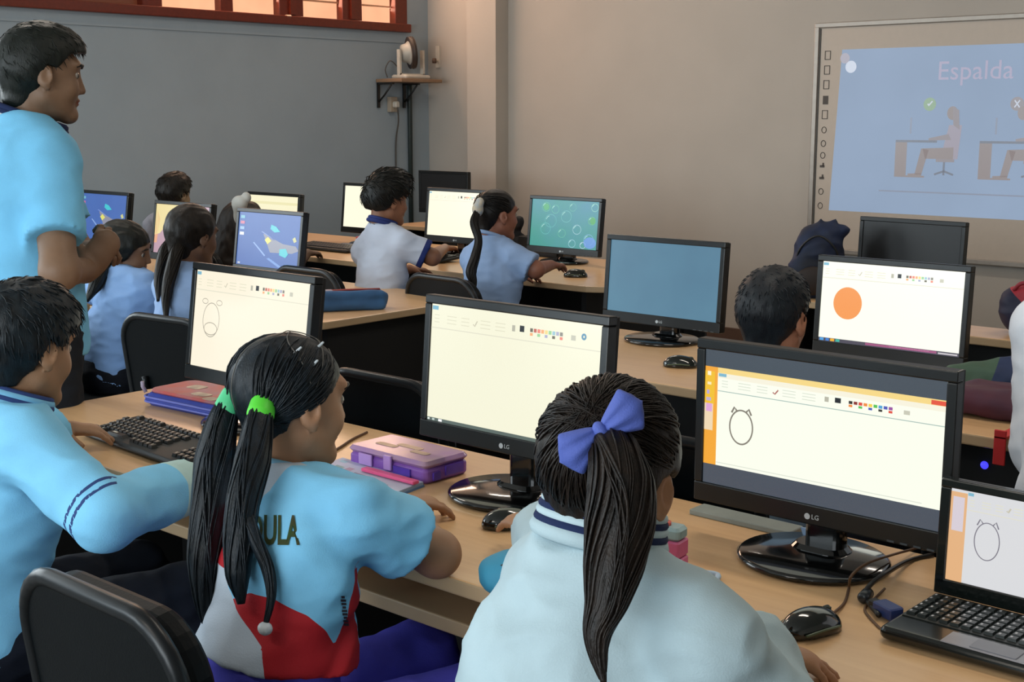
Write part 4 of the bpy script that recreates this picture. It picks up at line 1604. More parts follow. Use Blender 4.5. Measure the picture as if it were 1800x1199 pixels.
CB = mat('cable_black', '#15120f', rough=.45)
CBR = mat('cable_brown', '#5a3d26', rough=.5)
path('mouse_cable', [(1463, 1080, .008), (1484, 1060), (1492, 1035), (1497, 1012, .03), (1525, 990, .034), (1570, 975, .02), (1618, 962)], .0023, CBR, 'thin brown mouse cable running up from the lone glossy mouse', 'cable')
path('black_cable', [(1640, 975), (1600, 985, .004), (1565, 1003, .02), (1530, 1028, .022), (1522, 1050, .008), (1545, 1082, .008)], .0040, CB, 'thick black cable looping over the monitor base towards the laptop', 'cable')
path('thin_cable', [(1555, 1035, .004), (1535, 1055), (1520, 1072), (1540, 1098), (1552, 1108)], .002, CBR, 'thin cable curling beside the blue plug left of the laptop', 'cable')
path('desk_cable', [(645, 760), (620, 772), (600, 785), (575, 800)], .003, CBR, 'thin brown cable lying on the front desk right of the pigtail girl face', 'cable')
vp = thing('cable_plug', 'dark blue cable plug lying against the left edge of the laptop', 'plug', tuple(atz(1560, 1086, Z0)), rad(-25))
obj('shell', MB().rbox((0, 0, .012), (.042, .026, .018), 'z', 0, .004, 3), mat('plug_blue', '#2b3a6b', rough=.4), vp)
obj('grip', MB().rbox((-.028, 0, .011), (.018, .016, .014), 'z', 0, .004, 3), CB, vp)
fe = thing('ferrite_bead', 'small dark grey bead on the black cable before the monitor base', 'cable bead', tuple(atz(1521, 1058, Z0)), rad(10))
obj('bead', MB().tube([(0, -.016, .010), (0, -.012, .010), (0, .012, .010), (0, .016, .010)], [.005, .0095, .0095, .005], 12), mat('bead_grey', '#20262b', rough=.3), fe)

# ---------------------------------------------------------------- purple case, booklet, pouches, small things
a, b_ = atz(613, 818, Z0), atz(748, 854, Z0)
dv = b_ - a
rz = math.atan2(dv[1], dv[0])
pc = thing('pencil_case', 'translucent purple plastic pencil case with clasp on the front desk', 'pencil case', tuple((a + b_) / 2), rz)
Lp = float(np.linalg.norm(dv))
Dp = .125
PUR = mat('purple_plastic', '#8f58c4', rough=.25, var2='#a873d6', vscale=14, trans=.25)
PURD = mat('purple_dark', '#5a3fae', rough=.3, var=.2, vscale=30)
pm = MB()
pm.rbox((0, Dp / 2, .016), (Lp, Dp, .032), 'z', 0, .012, 4)
bevel(obj('tray', pm, PUR, pc), .002)
pm = MB()
pm.rbox((0, Dp / 2, .039), (Lp + .004, Dp + .004, .015), 'z', 0, .014, 4)
bevel(obj('lid', pm, mat('purple_lid', '#b58ac8', rough=.22, var2='#c7a3b8', vscale=16, trans=.2), pc), .003)
pm = MB()
for (x, y, l, ry) in ((-.05, .05, .06, .3), (.0, .07, .07, -.2), (.05, .05, .05, .5)):
    pm.rbox((x, y, .0470), (l, .018, .0012), 'z', 0, .006, 3)
obj('lid_picture', pm, mat('lid_picture', '#c9a98f', rough=.4, var=.2, vscale=40), pc)
obj('clasp', MB().rbox((0.012, -.006, .030), (.022, .006, .030), 'z', 0, .002, 2), mat('clasp', '#b692d6', rough=.3), pc)
obj('handle', MB().rbox((-.058, -.004, .024), (.04, .005, .024), 'z', 0, .002, 2), MATS['clasp'], pc)
obj('side_slot', MB().box((Lp / 2 + .002, .08, .020), (.004, .05, .020)), PURD, pc)
obj('side_slot', MB().box((Lp / 2 + .002, .03, .014), (.004, .02, .016)), PURD, pc)
obj('front_slot', MB().box((.05, -.002, .018), (.05, .004, .016)), PURD, pc)
er = thing('pink_eraser_strip', 'flat pink ruler lying in front of the purple case on the booklet', 'ruler', tuple(atz(690, 838, Z0 + .012)), rz)
obj('body', MB().rbox((0, -.008, .004), (.155, .018, .007), 'z', 0, .003, 3), mat('bright_pink', '#ee5f92', rough=.35), er)

cs = [atz(602, 812, Z0), atz(746, 856, Z0), atz(664, 888, Z0), atz(528, 838, Z0)]
o_ = sum(cs) / 4
bk = thing('booklet', 'open pale lilac booklet with small printed pictures under the purple case', 'booklet', tuple(o_), 0)
poly = [tuple((c - o_)[:2]) for c in cs][::-1]
pm = MB()
pm.prism(poly, 0, .004, 0)
pm.prism([(p[0] * .985, p[1] * .985) for p in poly], .004, .0095, 1)
obj('page_block', pm, [mat('booklet_cover', '#5f86b8', rough=.5), mat('paper_edge', '#9db4d2', rough=.7)], bk)
pm = MB()
pm.prism([(p[0] * .98, p[1] * .98) for p in poly], .0095, .0105, 0)
q0, q1, q3 = [np.array(cs[i] - o_) for i in (0, 1, 3)]
def pg(u, v):
    return q0 + (q1 - q0) * u + (q3 - q0) * v
def pquad(u0, v0, u1, v1, mi):
    pm.add([tuple(pg(u, v) + V3(0, 0, .0108)) for u, v in ((u0, v0), (u1, v0), (u1, v1), (u0, v1))], [(3, 2, 1, 0)], mi)
for (u, v, w, h, c) in ((.12, .35, .10, .10, 1), (.25, .3, .07, .12, 2), (.38, .42, .20, .08, 3), (.12, .72, .12, .10, 1), (.40, .72, .14, .10, 2), (.66, .5, .16, .08, 3), (.68, .78, .14, .09, 1), (.06, .1, .08, .1, 4)):
    pquad(u, v, u + w, v + h, c)
obj('page', pm, [mat('page_lilac', '#c5c6de', rough=.6), mat('print_green', '#8fb0b6', rough=.6), mat('print_pink', '#b899b4', rough=.6), mat('print_grey', '#8f8ca8', rough=.6), mat('print_cyan', '#a8d0e4', rough=.6)], bk)

a, b_ = atz(247, 712, Z0), atz(385, 742, Z0)
dv = b_ - a
po = thing('zip_pouch', 'blue zipped pouch with red patterned top at the left end of the front desk', 'pouch', tuple((a + b_) / 2), math.atan2(dv[1], dv[0]))
Lp = float(np.linalg.norm(dv))
ZB = mat('pouch_blue', '#35449c', rough=.6, var=.12, vscale=20, bump=.1, bscale=300)
pm = MB()
pm.rbox((0, .085, .017), (Lp, .17, .034), 'z', 0, .03, 5)
bevel(obj('body', pm, ZB, po), .008, 3)
pm = MB()
pm.rbox((0.0, .088, .038), (Lp - .02, .15, .010), 'z', 0, .03, 5)
obj('top_panel', pm, mat('pouch_red', '#c4534a', rough=.5, var2='#a7737c', vscale=18), po)
pm = MB()
for (x, y, l, w) in ((.03, .05, .06, .03), (.09, .03, .045, .03), (-.05, .10, .05, .04)):
    pm.rbox((x, y, .0436), (l, w, .0012), 'z', 0, .01, 4)
obj('top_picture', pm, mat('pouch_picture', '#c2b09a', rough=.5, var=.3, vscale=40), po)
pm = MB()
ol = rounded(-Lp / 2 + .002, Lp / 2 - .002, -.001, .171, (.03,) * 4)
for zz in (.013, .025):
    pm.tube([(p[0], p[1], zz) for p in ol + ol[:1]], .003, 6, 0, False)
obj('zipper', pm, mat('zip_violet', '#6a74c8', rough=.5), po)
obj('pull_tab', MB().tube([(-Lp / 2 - .002, .02, .03), (-Lp / 2 - .008, .015, .045), (-Lp / 2 - .004, .012, .058)], .005, 6), mat('tab_grey', '#a49bb0', rough=.5), po)

# teal pouch at the edge, half behind the girl
tpz = thing('teal_pouch', 'soft teal pencil pouch on the desk edge left of the bow girl', 'pouch', (-1.255, 1.475, Z0), rad(15))
v, f = surf([ell((0, 0, .03), (.075, .045, .033), None, .02), ell((-.03, -.02, .028), (.045, .04, .03), None, .03)], .005)
v = folds(v, f, .003, 20, 4, None)
smesh('body', v, f, mat('teal_cloth', '#3a8fae', rough=.7, var=.1, vscale=15), tpz)
obj('zipper', MB().tube(catmull([(-.06, -.035, .04), (-.02, -.045, .055), (.03, -.03, .06)], 5), .003, 6), mat('zip_dark', '#3a3f44', rough=.5), tpz)

# pink and grey sharpener box with a white loop tag
pk = thing('pink_box', 'small upright pink box with grey top and red cap right of the bow girl', 'box', (-1.150, 1.700, Z0), rad(8))
obj('lower_box', MB().rbox((0, 0, .013), (.048, .038, .026), 'z', 0, .005, 3), mat('pink_plastic', '#e0709c', rough=.4), pk)
obj('upper_box', MB().rbox((-.003, 0, .041), (.052, .040, .028), 'z', 0, .005, 3), mat('pink_plastic_dark', '#d2648f', rough=.4), pk)
obj('grey_top', MB().rbox((-.001, 0, .066), (.048, .038, .022), 'z', 0, .010, 4), mat('grey_teal_plastic', '#8fa6a8', rough=.4), pk)
obj('cap', MB().lathe([(.0001, .076), (.009, .076), (.009, .083), (.0001, .083)], 16, 0, Matrix.Translation((-.008, -.004, 0))), mat('cap_red', '#d0594c', rough=.4), pk)
tg = thing('loop_tag', 'pale blue loop shaped tag lying beside the small pink box', 'tag', (-1.098, 1.695, Z0), rad(20))
obj('loop', MB().tube([(p[0], p[1], .005) for p in rounded(-.035, .035, -.018, .018, (.012,) * 4) + [(-.035, -.006)]], .005, 8), mat('tag_pale', '#b4cbe2', rough=.5), tg)
# things behind the orange-bar monitor
tag(obj('paper_stack', MB().rbox(tuple(aty(1310, 906, 2.0)[:2]) + (Z0 + .005,), (.21, .05, .010), 'z', 0, .003, 2), mat('paper_grey', '#8d938c', rough=.7)),
    'low stack of papers behind the orange barred monitor', 'papers')
stk = aty(1424, 930, 1.97)
tag(obj('sticky_note', MB().prism([(-.018, 0), (.018, 0), (.004, -.03), (-.006, -.03)], -.001, .001, 0, Matrix.Translation(tuple(stk)) @ Matrix.Rotation(PI / 2, 4, 'X')).box((stk[0], stk[1] + .012, (stk[2] + Z0) / 2 - .0), (.02, .02, stk[2] - Z0)), mat('note_blue', '#a8c4e6', rough=.6)),
    'small pale blue paper tag under the orange barred monitor', 'note')

# second row left: blue pencil case on the desk end
a, b_ = atz(563, 550, Z0), atz(672, 545, Z0)
dv = b_ - a
b2 = thing('blue_pencil_case', 'blue cloth pencil case at the end of the second row desk', 'pencil case', tuple((a + b_) / 2), math.atan2(dv[1], dv[0]))
v, f = surf([cone((-.12, .022, .022), (.12, .022, .022), .022, .022, .008), cone((-.12, .07, .022), (.12, .07, .022), .022, .022, .008), cone((-.12, .026, .054), (.12, .026, .054), .020, .020, .008), cone((-.12, .066, .054), (.12, .066, .054), .020, .020, .008), cone((-.12, .045, .038), (.12, .045, .038), .034, .034, .008)], .006)
v = folds(v, f, .006, 11, 9, None)
smesh('body', v, f, mat('denim_blue', '#34608f', rough=.75, var=.2, vscale=14), b2)
obj('zipper', MB().tube([(-.12, .045, .075), (0, .045, .077), (.12, .045, .075)], .004, 6), mat('zip_red', '#a8453f', rough=.5), b2)
obj('lining', MB().rbox((-.09, .05, .074), (.06, .03, .010), 'z', 0, .008, 3), mat('lining_pale', '#b9b4c0', rough=.7), b2)

# back row: red bottle, grey box
rb = thing('red_bottle', 'small red bottle on the back row desk left of the boy', 'bottle', tuple(atz(631, 447, Z0)))
obj('body', MB().lathe([(.0001, 0), (.026, 0), (.028, .01), (.028, .055), (.016, .075), (.012, .08), (.0001, .08)], 20), mat('bottle_red', '#b02a34', rough=.35), rb)
obj('cap', MB().lathe([(.013, .078), (.015, .079), (.015, .094), (.0001, .096)], 16), mat('bottle_cap', '#c84048', rough=.35), rb)
gb = thing('folder_stack', 'grey papers lying on the back row desk left of the red bottle', 'papers', tuple(atz(602, 440, Z0)), rad(5))
obj('sheets', MB().rbox((0, .05, .012), (.24, .17, .024), 'z', 0, .004, 2), mat('paper_blue_grey', '#5b6272', rough=.7), gb)
# dark box under the bubble screen (computer case behind the desk)
pcs = thing('computer_case', 'black desktop computer lying behind the bubble screen monitor', 'computer', (-4.41, 5.30, Z0), 0)
obj('case', MB().rbox((0, -.02, .05), (.28, .10, .10), 'z', 0, .006, 2), DARKP, pcs)
obj('front_panel', MB().box((0, -.073, .05), (.26, .008, .08)), BLKM, pcs)
bg_ = thing('black_bag', 'small black bag standing left of the bubble screen monitor', 'bag', (-4.64, 5.27, Z0), rad(20))
v, f = surf([cone((-.05, 0, .05), (.05, 0, .05), .055, .055, .03), cone((-.02, 0, .10), (.05, 0, .17), .05, .03, .04)], .006, cuts=[(V3(0, 0, .002), V3(0, 0, -1))])
smesh('body', folds(v, f, .005, 14, 3, None), f, mat('bag_black', '#0d0d10', rough=.7, var=.2, vscale=9), bg_)
obj('strap', MB().tube(catmull([(-.03, -.05, .10), (.01, -.07, .16), (.05, -.045, .19)], 6), .007, 6), MATS['bag_black'], bg_)

# backpack on the back row right desk
bp = thing('backpack', 'dark navy backpack with spiky top on the desk below the whiteboard edge', 'backpack', (-2.56, 4.80, Z0), rad(25))
v, f = surf([ell((0, 0, .15), (.10, .075, .155), None, .03), ell((-.03, -.03, .09), (.09, .06, .09), None, .03), cone((.03, .0, .26), (.06, .0, .31), .045, .007, .02),
             cone((.0, .0, .27), (.005, .0, .318), .03, .006, .012), cone((.05, .0, .25), (.09, .0, .27), .05, .03, .03)], .007)
v = folds(v, f, .010, 9, 6, None)
smesh('body', v, f, mat('navy_nylon', '#080d18', rough=.7, var2='#12264a', vscale=9), bp)
pz = MB()
pz.tube(catmull([(-.09, -.03, .10), (-.07, -.06, .20), (.0, -.07, .255), (.07, -.06, .20), (.09, -.03, .10)], 6), .004, 6)
obj('zipper', pz, BLKM, bp)
v, f = surf([ell((-.015, -.078, .075), (.07, .03, .06), None, .03)], .008)
smesh('front_pocket', v, f, mat('brown_nylon', '#2a201c', rough=.7), bp)
for q in (-1, 1):
    obj('strap', MB().tube(catmull([(q * .05, .06, .26), (q * .07, .11, .20), (q * .06, .10, .08), (q * .05, .06, .03)], 6), .011, 6), BLKM, bp)

# red and navy bag on the right back desk
p_ = atz(1778, 588, Z0)
rbg = thing('lunch_bag', 'navy lunch bag with red top on the right back row desk', 'bag', tuple(p_ + V3(.03, .05, 0)), rad(15))
v, f = surf([ell((0, 0, .075), (.09, .07, .08), None, .04), cone((-.04, 0, .12), (.05, 0, .125), .04, .04, .03)], .006, cuts=[(V3(0, 0, .002), V3(0, 0, -1))])
v = folds(v, f, .005, 12, 8, None)
smesh('body', v, f, mat('bag_navy', '#121838', rough=.6, masks=(('red', '#a32838'),)), rbg, (0, 0, 0), dict(red=(v[:, 2] + v[:, 0] * .9 - .10)))
obj('carry_handle', MB().tube(catmull([(-.045, -.03, .15), (-.02, -.04, .175), (.03, -.04, .172), (.05, -.03, .15)], 6), .007, 6), mat('handle_red', '#8f2433', rough=.6), rbg)

# second row right: maroon bag with red strap, green navy pouch, tower pc
p_ = atz(1745, 752, Z0)
mbg = thing('maroon_bag', 'flat maroon bag with a red strap hanging over the second row desk edge', 'bag', tuple(p_ + V3(.04, .10, 0)), 0)
v, f = surf([cone((-.18, .0, .035), (.16, .0, .038), .05, .05, .05, (V3(0, 0, 1), 1.4)), cone((-.15, .09, .035), (.17, .10, .045), .05, .05, .05, (V3(0, 0, 1), 1.4))], .007, cuts=[(V3(0, 0, .002), V3(0, 0, -1))])
v = folds(v, f, .007, 10, 5, None)
smesh('body', v, f, mat('maroon_cloth', '#4a1428', rough=.7, var2='#3f2a40', vscale=8), mbg)
sp_ = aty(1757, 790, 2.916) - (p_ + V3(.04, .10, 0))
sm_ = MB()
sm_.box((sp_[0], sp_[1], sp_[2] + .004), (.028, .006, .082))
sm_.box((sp_[0], sp_[1] + .055, .006), (.028, .116, .007))
bevel(obj('strap', sm_, mat('strap_red', '#c92b2c', rough=.55), mbg), .002)
gp = thing('green_navy_pouch', 'green and navy cloth pouch lying behind the maroon bag', 'pouch', tuple(atz(1722, 715, Z0) + V3(0, .12, 0)), rad(20))
v, f = surf([cone((-.10, 0, .04), (.06, 0, .06), .045, .055, .04), ell((.05, .0, .05), (.08, .05, .055), None, .03)], .007, cuts=[(V3(0, 0, .002), V3(0, 0, -1))])
v = folds(v, f, .008, 12, 3, None)
smesh('body', v, f, mat('pouch_navy', '#18284a', rough=.7, masks=(('grn', '#3a5240'),)), gp, (0, 0, 0), dict(grn=-v[:, 0] - .02 + .3 * (v[:, 2] - .05)))
lp_ = aty(1722, 822, 3.02)
tw = thing('computer_tower', 'black computer tower with a blue light under the right second row desk', 'computer', (float(lp_[0]), 3.05, .0), 0)
obj('case', MB().rbox((0, .19, float(lp_[2]) - .155 + .02), (.18, .38, .36), 'z', 0, .008, 2), DARKP, tw)
obj('shelf_stand', MB().box((0, .19, (float(lp_[2]) - .315) / 2), (.16, .34, float(lp_[2]) - .32)), DARKP, tw)
obj('power_light', MB().lathe([(.0001, 0), (.010, 0), (.007, .005), (.0001, .006)], 14, 0, Matrix.Translation((0, -.001, float(lp_[2]))) @ Matrix.Rotation(PI / 2, 4, 'X')), mat('blue_led', '#3f3cff', emit=1.6, rough=.3), tw)

# ---------------------------------------------------------------- chairs
make_chair('black padded chair in the front left corner behind the pigtail girl', (-1.475, 1.13, 0), 0)
bpy.data.objects['padded_chair'].scale = (.9, 1, 1.04)
C0 = [o for o in COL.objects if o.name == 'padded_chair'][0]
for (x, y, r, lab) in ((-2.27, 1.02, 4, 'black padded chair of the boy in the light blue shirt at the left edge'), (-.93, 1.02, 0, 'black padded chair under the girl with the blue bow'),
                       (-2.36, 2.46, 0, 'empty black padded chair between the pigtail girl and the second row'), (-3.62, 2.66, 6, 'black padded chair of the plaited girl in the second row'),
                       (-1.46, 2.42, 0, 'black padded chair of the boy seen only as a dark head'), (-3.66, 4.02, -4, 'black padded chair of the ponytail girl in the back row'),
                       (-4.30, 3.84, 0, 'black padded chair of the boy in the ringer shirt'), (-4.36, 2.60, 0, 'black padded chair of the leaning girl behind the standing man'),
                       (-.70, 2.38, 4, 'black padded chair at the right edge of the picture in the second row'), (-6.12, 4.06, 0, 'black padded chair of the boy at the far left back'), (-5.38, 4.02, 0, 'black padded chair of the dark haired girl with the white hair tie')):
    dup(C0, (x, y, 0), rad(r), lab)
# ------------------------------------------------------------------ the people
NAVY = '#1d2a4f'


def stripes_sleeve(J, q, ts, w=.006):
    """signed mask: positive inside bands across the arm chain (t in metres from the shoulder)"""
    s, e, wr = J['sh' + q], J['el' + q], J['wr' + q]

    def fn(v):
        l1 = np.linalg.norm(e - s)
        l2 = np.linalg.norm(wr - e)
        t1 = (v - s) @ (e - s) / l1
        t2 = (v - e) @ (wr - e) / l2
        d1 = np.linalg.norm(v - s - np.outer(np.clip(t1, 0, l1) / l1, e - s), axis=1)
        d2 = np.linalg.norm(v - e - np.outer(np.clip(t2, 0, l2) / l2, wr - e), axis=1)
        t = np.where(d1 <= d2, t1, l1 + t2)
        near = np.minimum(d1, d2) < .075
        m = np.full(len(v), -1.0)
        for c in ts:
            m = np.maximum(m, w - np.abs(t - c))
        return np.where(near, m, -1.0)
    return fn


# --- girl with the blue bow (white sweatshirt)
def hair_bow(J):
    ho, v, f, M = hair_cap(J, .012, HL_GIRL, .003, 45, '#0b0807', '#241a13', .004, vol=1.05, nape=.018)
    tie = tuple(J['R'].T @ (J['bowc'] + FW * .05 - J['head']) / J['s'])
    rng = np.random.RandomState(4)
    st = []
    for i in range(0):
        a = rng.uniform(0, 2 * PI)
        c = V3(math.sin(a) * .080, .02 + .055 * math.cos(a), 0)
        x, y = c[0], c[1] - .02
        z = np.interp(y, HL_GIRL[0], HL_GIRL[1]) + .006
        if a > PI * .72 and a < PI * 1.28:
            y, z = -.075, -.062
        st.append((x, y, z))
    for i in range(240):
        x = rng.uniform(-.066, .066)
        st.append((x, .074 - 6 * x * x, .066 + rng.uniform(-.004, .006)))
    for sg in (-1, 1):
        for i in range(150):
            y = rng.uniform(-.07, .055)
            st.append((sg * .082, y, np.interp(y, *HL_GIRL) + .008))
    for i in range(160):
        st.append((rng.uniform(-.062, .062), -.072, -.078))
    combed(J, ho, st, tie, .0150, .0010, M, 13, 3, .005)
    P = [J['tailw'](p) for p in J['tailp']]
    tail(J, ho, P, J['tailr'], M, 'ponytail', 150, 6, 26, r=.0015)
    # bow
    R, s, hc, O = J['R'], J['s'], J['head'], J['o']
    bc = J['bowc']
    ax = RT * .80 + UP * .52 - FW * .05          # along the bow as worn (tilted)
    ax = nrm(ax)
    fc = nrm(-FW + ax * (FW @ ax))
    up = np.cross(fc, ax)
    BM = mat('bow_blue', '#4d5fae', rough=.75, var=.08, vscale=30, bump=.15, bscale=500, masks=())
    Wb = lambda x, y, z: bc + ax * x + up * y + fc * z
    Rb = np.stack([ax, up, fc], 1)
    root = None
    for q in (-1, 1):
        mb = MB()
        n, mm = 40, 18
        V, Fc = [], []
        for i in range(mm):
            u = i / (mm - 1)
            end = math.sqrt(max(0.0, 1 - max(0, (u - .72) / .28) ** 2.6))
            w = (.0075 + .0235 * u ** .75) * (end * .96 + .02)
            t = (.006 + .0115 * math.sin(PI * min(1, u * 1.02)) ** .8) * (end * .95 + .05)
            for k in range(n):
                a = 2 * PI * k / n
                pl = 1 + .16 * (1 - .55 * u) * math.cos(a * 7 + .6)
                yy = w * math.cos(a)
                zz = t * math.sin(a) * pl + .004 * math.sin(a * 2 + 1) * u * .4
                xx = .004 + .054 * u - .010 * u * u * (math.cos(a) ** 2)
                V.append(Wb(q * xx, yy + q * .004 * u, zz + .006 + .006 * u) - O)
        for i in range(mm - 1):
            for k in range(n):
                f4 = (i * n + k, i * n + (k + 1) % n, (i + 1) * n + (k + 1) % n, (i + 1) * n + k)
                Fc.append(f4 if q > 0 else f4[::-1])
        Fc.append(tuple(range((mm - 1) * n, mm * n))[::(1 if q > 0 else -1)])
        mb.add(V, Fc, 0, True)
        if root is None:
            root = obj('hair_bow', mb, BM, J['body'])
        else:
            obj('bow_loop', mb, BM, root)
    v, f = surf([ell(bc + fc * .010, (.0085, .0125, .0105), Rb, .01)], .002)
    smesh('bow_knot', v, f, BM, root, O)
    rng = np.random.RandomState(5)
    for i in range(7):
        P0 = at(1000 + i * 6 + rng.uniform(-3, 3), 738 - i * 7.5 + rng.uniform(-3, 3), 1.525 + .006 * i)
        v, f = surf([ell(P0, (.0026, .0026, .0026), None, .002)], .0011)
        smesh('hair_bead', v, f, mat('bead_pale', '#9fb0b8', rough=.3), J['body'], O)


J = seated(-.93, 1.07, yaw=2, lean=20, k=1.10, head=(7, 15, 4), seat=.435, tw=.88)
J['head'] = at(1074, 836, 1.60)
J['hs'] = .94
J['shR'] = np.array([-.775, 1.215, .845])
J['elR'] = np.array([-.728, 1.285, .755])
J['wrR'] = atz(1316, 1134, .770)
J['hdR'] = (atz(1400, 1156, .752) - J['wrR'], V3(0.1, 0, -1), .25)
J['shL'] = np.array([-1.030, 1.255, .850])
J['elL'] = at(1010, 1010, 1.90)
J['wrL'] = atz(957, 930, .785)
J['hdL'] = (atz(880, 902, .775) - J['wrL'], V3(0, 0, -1), .25)
J['tailw'] = lambda p: at(*p)
J['tailp'] = [(1078, 775, 1.49), (1080, 800, 1.46), (1092, 870, 1.445), (1083, 960, 1.43), (1068, 1050, 1.41), (1050, 1120, 1.40), (1062, 1205, 1.385)]
J['tailr'] = [.020, .028, .037, .038, .032, .021, .012, .003]
J['bowc'] = at(1056, 757, 1.475)
WS = cloth('white_fleece', '#b0c5cc')
build_person('person, child with a ponytail and blue hair bow in a white sweatshirt', J, '#a97a58',
             dict(mat=WS, off=.020, sleeve=1.9, amp=.0085, fs=10, flare=.014, h=.006, seed=4, cz=.046, collar=[('#b0c5cc', -.012, .068, .010), (NAVY, -.002, .0690, .0062), ('#b8cdd4', .006, .068, .006), (NAVY, .013, .067, .0058), ('#b0c5cc', .020, .065, .006)]),
             '#23305a', hair_bow, h=.0042)

# --- girl with two low pigtails (sports shirt)
def hair_pig(J):
    ho, v, f, M = hair_cap(J, .008, HL_GIRL, .002, 45, '#0b0f12', '#18222a', .004, nape=.012)
    R, s, hc, O = J['R'], J['s'], J['head'], J['o']
    rng = np.random.RandomState(8)
    W = lambda p: hc + R @ (np.array(p, float) * s)
    tR, tL = (.050, -.088, -.030), (-.038, -.090, -.028)
    for tie, sg, nm in ((tR, 1, 'combed_strands'), (tL, -1, 'combed_strands')):
        st = []
        for i in range(300):
            y = rng.uniform(-.07, .075)
            x = sg * abs(rng.uniform(.004, .078))
            z = np.interp(y, HL_GIRL[0], HL_GIRL[1]) + .006
            if rng.rand() < .55:
                st.append((sg * .078, y, z))
            else:
                st.append((x, y, .115 - .5 * abs(x)))
        combed(J, ho, st, tie, .0105, .0013, M, 12, 8 + sg, .003, nm)
    # zigzag partings : pale scalp lines
    c0 = V3(0, -.018, .03)
    rd = V3(.074, .096, .084) + .0108
    pt = MB()
    for line in (((.006, .045, .115), (.012, .03, .12), (-.010, -.01, .13), (.012, -.045, .11), (-.004, -.08, .08), (.0, -.10, .04), (.0, -.10, -.01)),
                 ((.012, .03, .12), (.05, .015, .09), (.078, .0, .055), (.080, -.012, .028)), ((.03, .045, .10), (.055, .04, .085), (.074, .02, .05)),
                 ((-.010, -.01, .13), (.03, -.04, .10), (.062, -.03, .07), (.078, -.016, .036))):
        P = []
        for p in catmull(line, 6):
            d = nrm((p - c0) / rd)
            P.append(hc + R @ ((c0 + d * rd) * s) - O)
        pt.tube(P, .0009, 5)
    obj('hair_parting', pt, mat('scalp', '#5d5a55', rough=.6), ho)
    for (x, y) in ((523, 617), (562, 608), (584, 613), (552, 640)):
        dd = nrm(ray(x, y))
        lo_ = R.T @ (CC - hc) / s - c0
        ld = R.T @ dd / s
        A_, B_, C_ = ((ld / rd) ** 2).sum(), 2 * (lo_ * ld / rd ** 2).sum(), ((lo_ / rd) ** 2).sum() - 1
        q_ = B_ * B_ - 4 * A_ * C_
        if q_ > 0:
            P0 = CC + dd * ((-B_ - math.sqrt(q_)) / (2 * A_))
            v2, f2 = surf([cone(P0 - V3(.003, .004, .004), P0 + V3(.003, .004, .005), .0026, .002, .002)], .0012)
            smesh('hair_clip', v2, f2, mat('clip_pale', '#c3cbd0', rough=.3), J['body'], O)
    tm = [mat('tie_green', '#58d83a', rough=.5), mat('tie_mint', '#4fc488', rough=.5)]
    for nm, tp, tr, tmt, tie in (('ponytail', J['t1'], J['r1'], tm[0], tR), ('ponytail', J['t2'], J['r2'], tm[1], tL)):
        P = [at(*p) for p in tp]
        o = tail(J, ho, P, tr, M, nm, 90, 7, 22)
        a, b = P[0], P[1]
        ax = nrm(b - a)
        c = a + ax * .004
        v2, f2 = surf([cone(c - ax * .009, c + ax * .009, .0195, .021, .006)], .003)
        smesh('hair_tie', v2, f2, tmt, J['body'], O)
    tail(J, ho, [at(*p) for p in ((430, 900, 1.88), (448, 950, 1.868), (470, 1000, 1.862), (477, 1050, 1.856), (466, 1103, 1.852))], [.010, .010, .009, .007, .004], M, 'hair_lock', 14, 9, 12)
    e = at(466, 1105, 1.852)
    v2, f2 = surf([ell(e, (.012, .010, .010), None, .01)], .003)
    smesh('hair_tie', v2, f2, mat('tie_white', '#cfd4d8', rough=.5), J['body'], O)


J = seated(-1.515, 1.155, yaw=-6, lean=10, k=1.06, head=(-3, 8, 0), seat=.43)
J['tw'] = .86
J['head'] = at(515, 705, 2.06)
J['neck'] = J['head'] + V3(-.005, -.045, -.135)
J['shR'] = at(622, 905, 1.96)
J['elR'] = atz(768, 974, .757)
J['wrR'] = J['elR'] + V3(-.17, .10, .008)
J['hdR'] = (V3(-.9, .35, -.05), V3(0, 0, -1), .35)
J['shL'] = at(420, 885, 2.10)
J['elL'] = J['shL'] + V3(-.05, .14, -.10)
J['wrL'] = J['shL'] + V3(.0, .33, -.075)
J['t1'] = [(461, 716, 1.975), (454, 745, 1.955), (442, 810, 1.925), (427, 880, 1.895), (422, 950, 1.88), (420, 1010, 1.87), (424, 1062, 1.865)]
J['r1'] = [.014, .021, .027, .026, .024, .018, .006]
J['t2'] = [(407, 703, 2.03), (392, 735, 2.02), (376, 810, 2.01), (368, 900, 1.995), (362, 980, 1.98), (362, 1050, 1.97), (366, 1110, 1.965)]
J['r2'] = [.014, .022, .031, .031, .028, .018, .006]


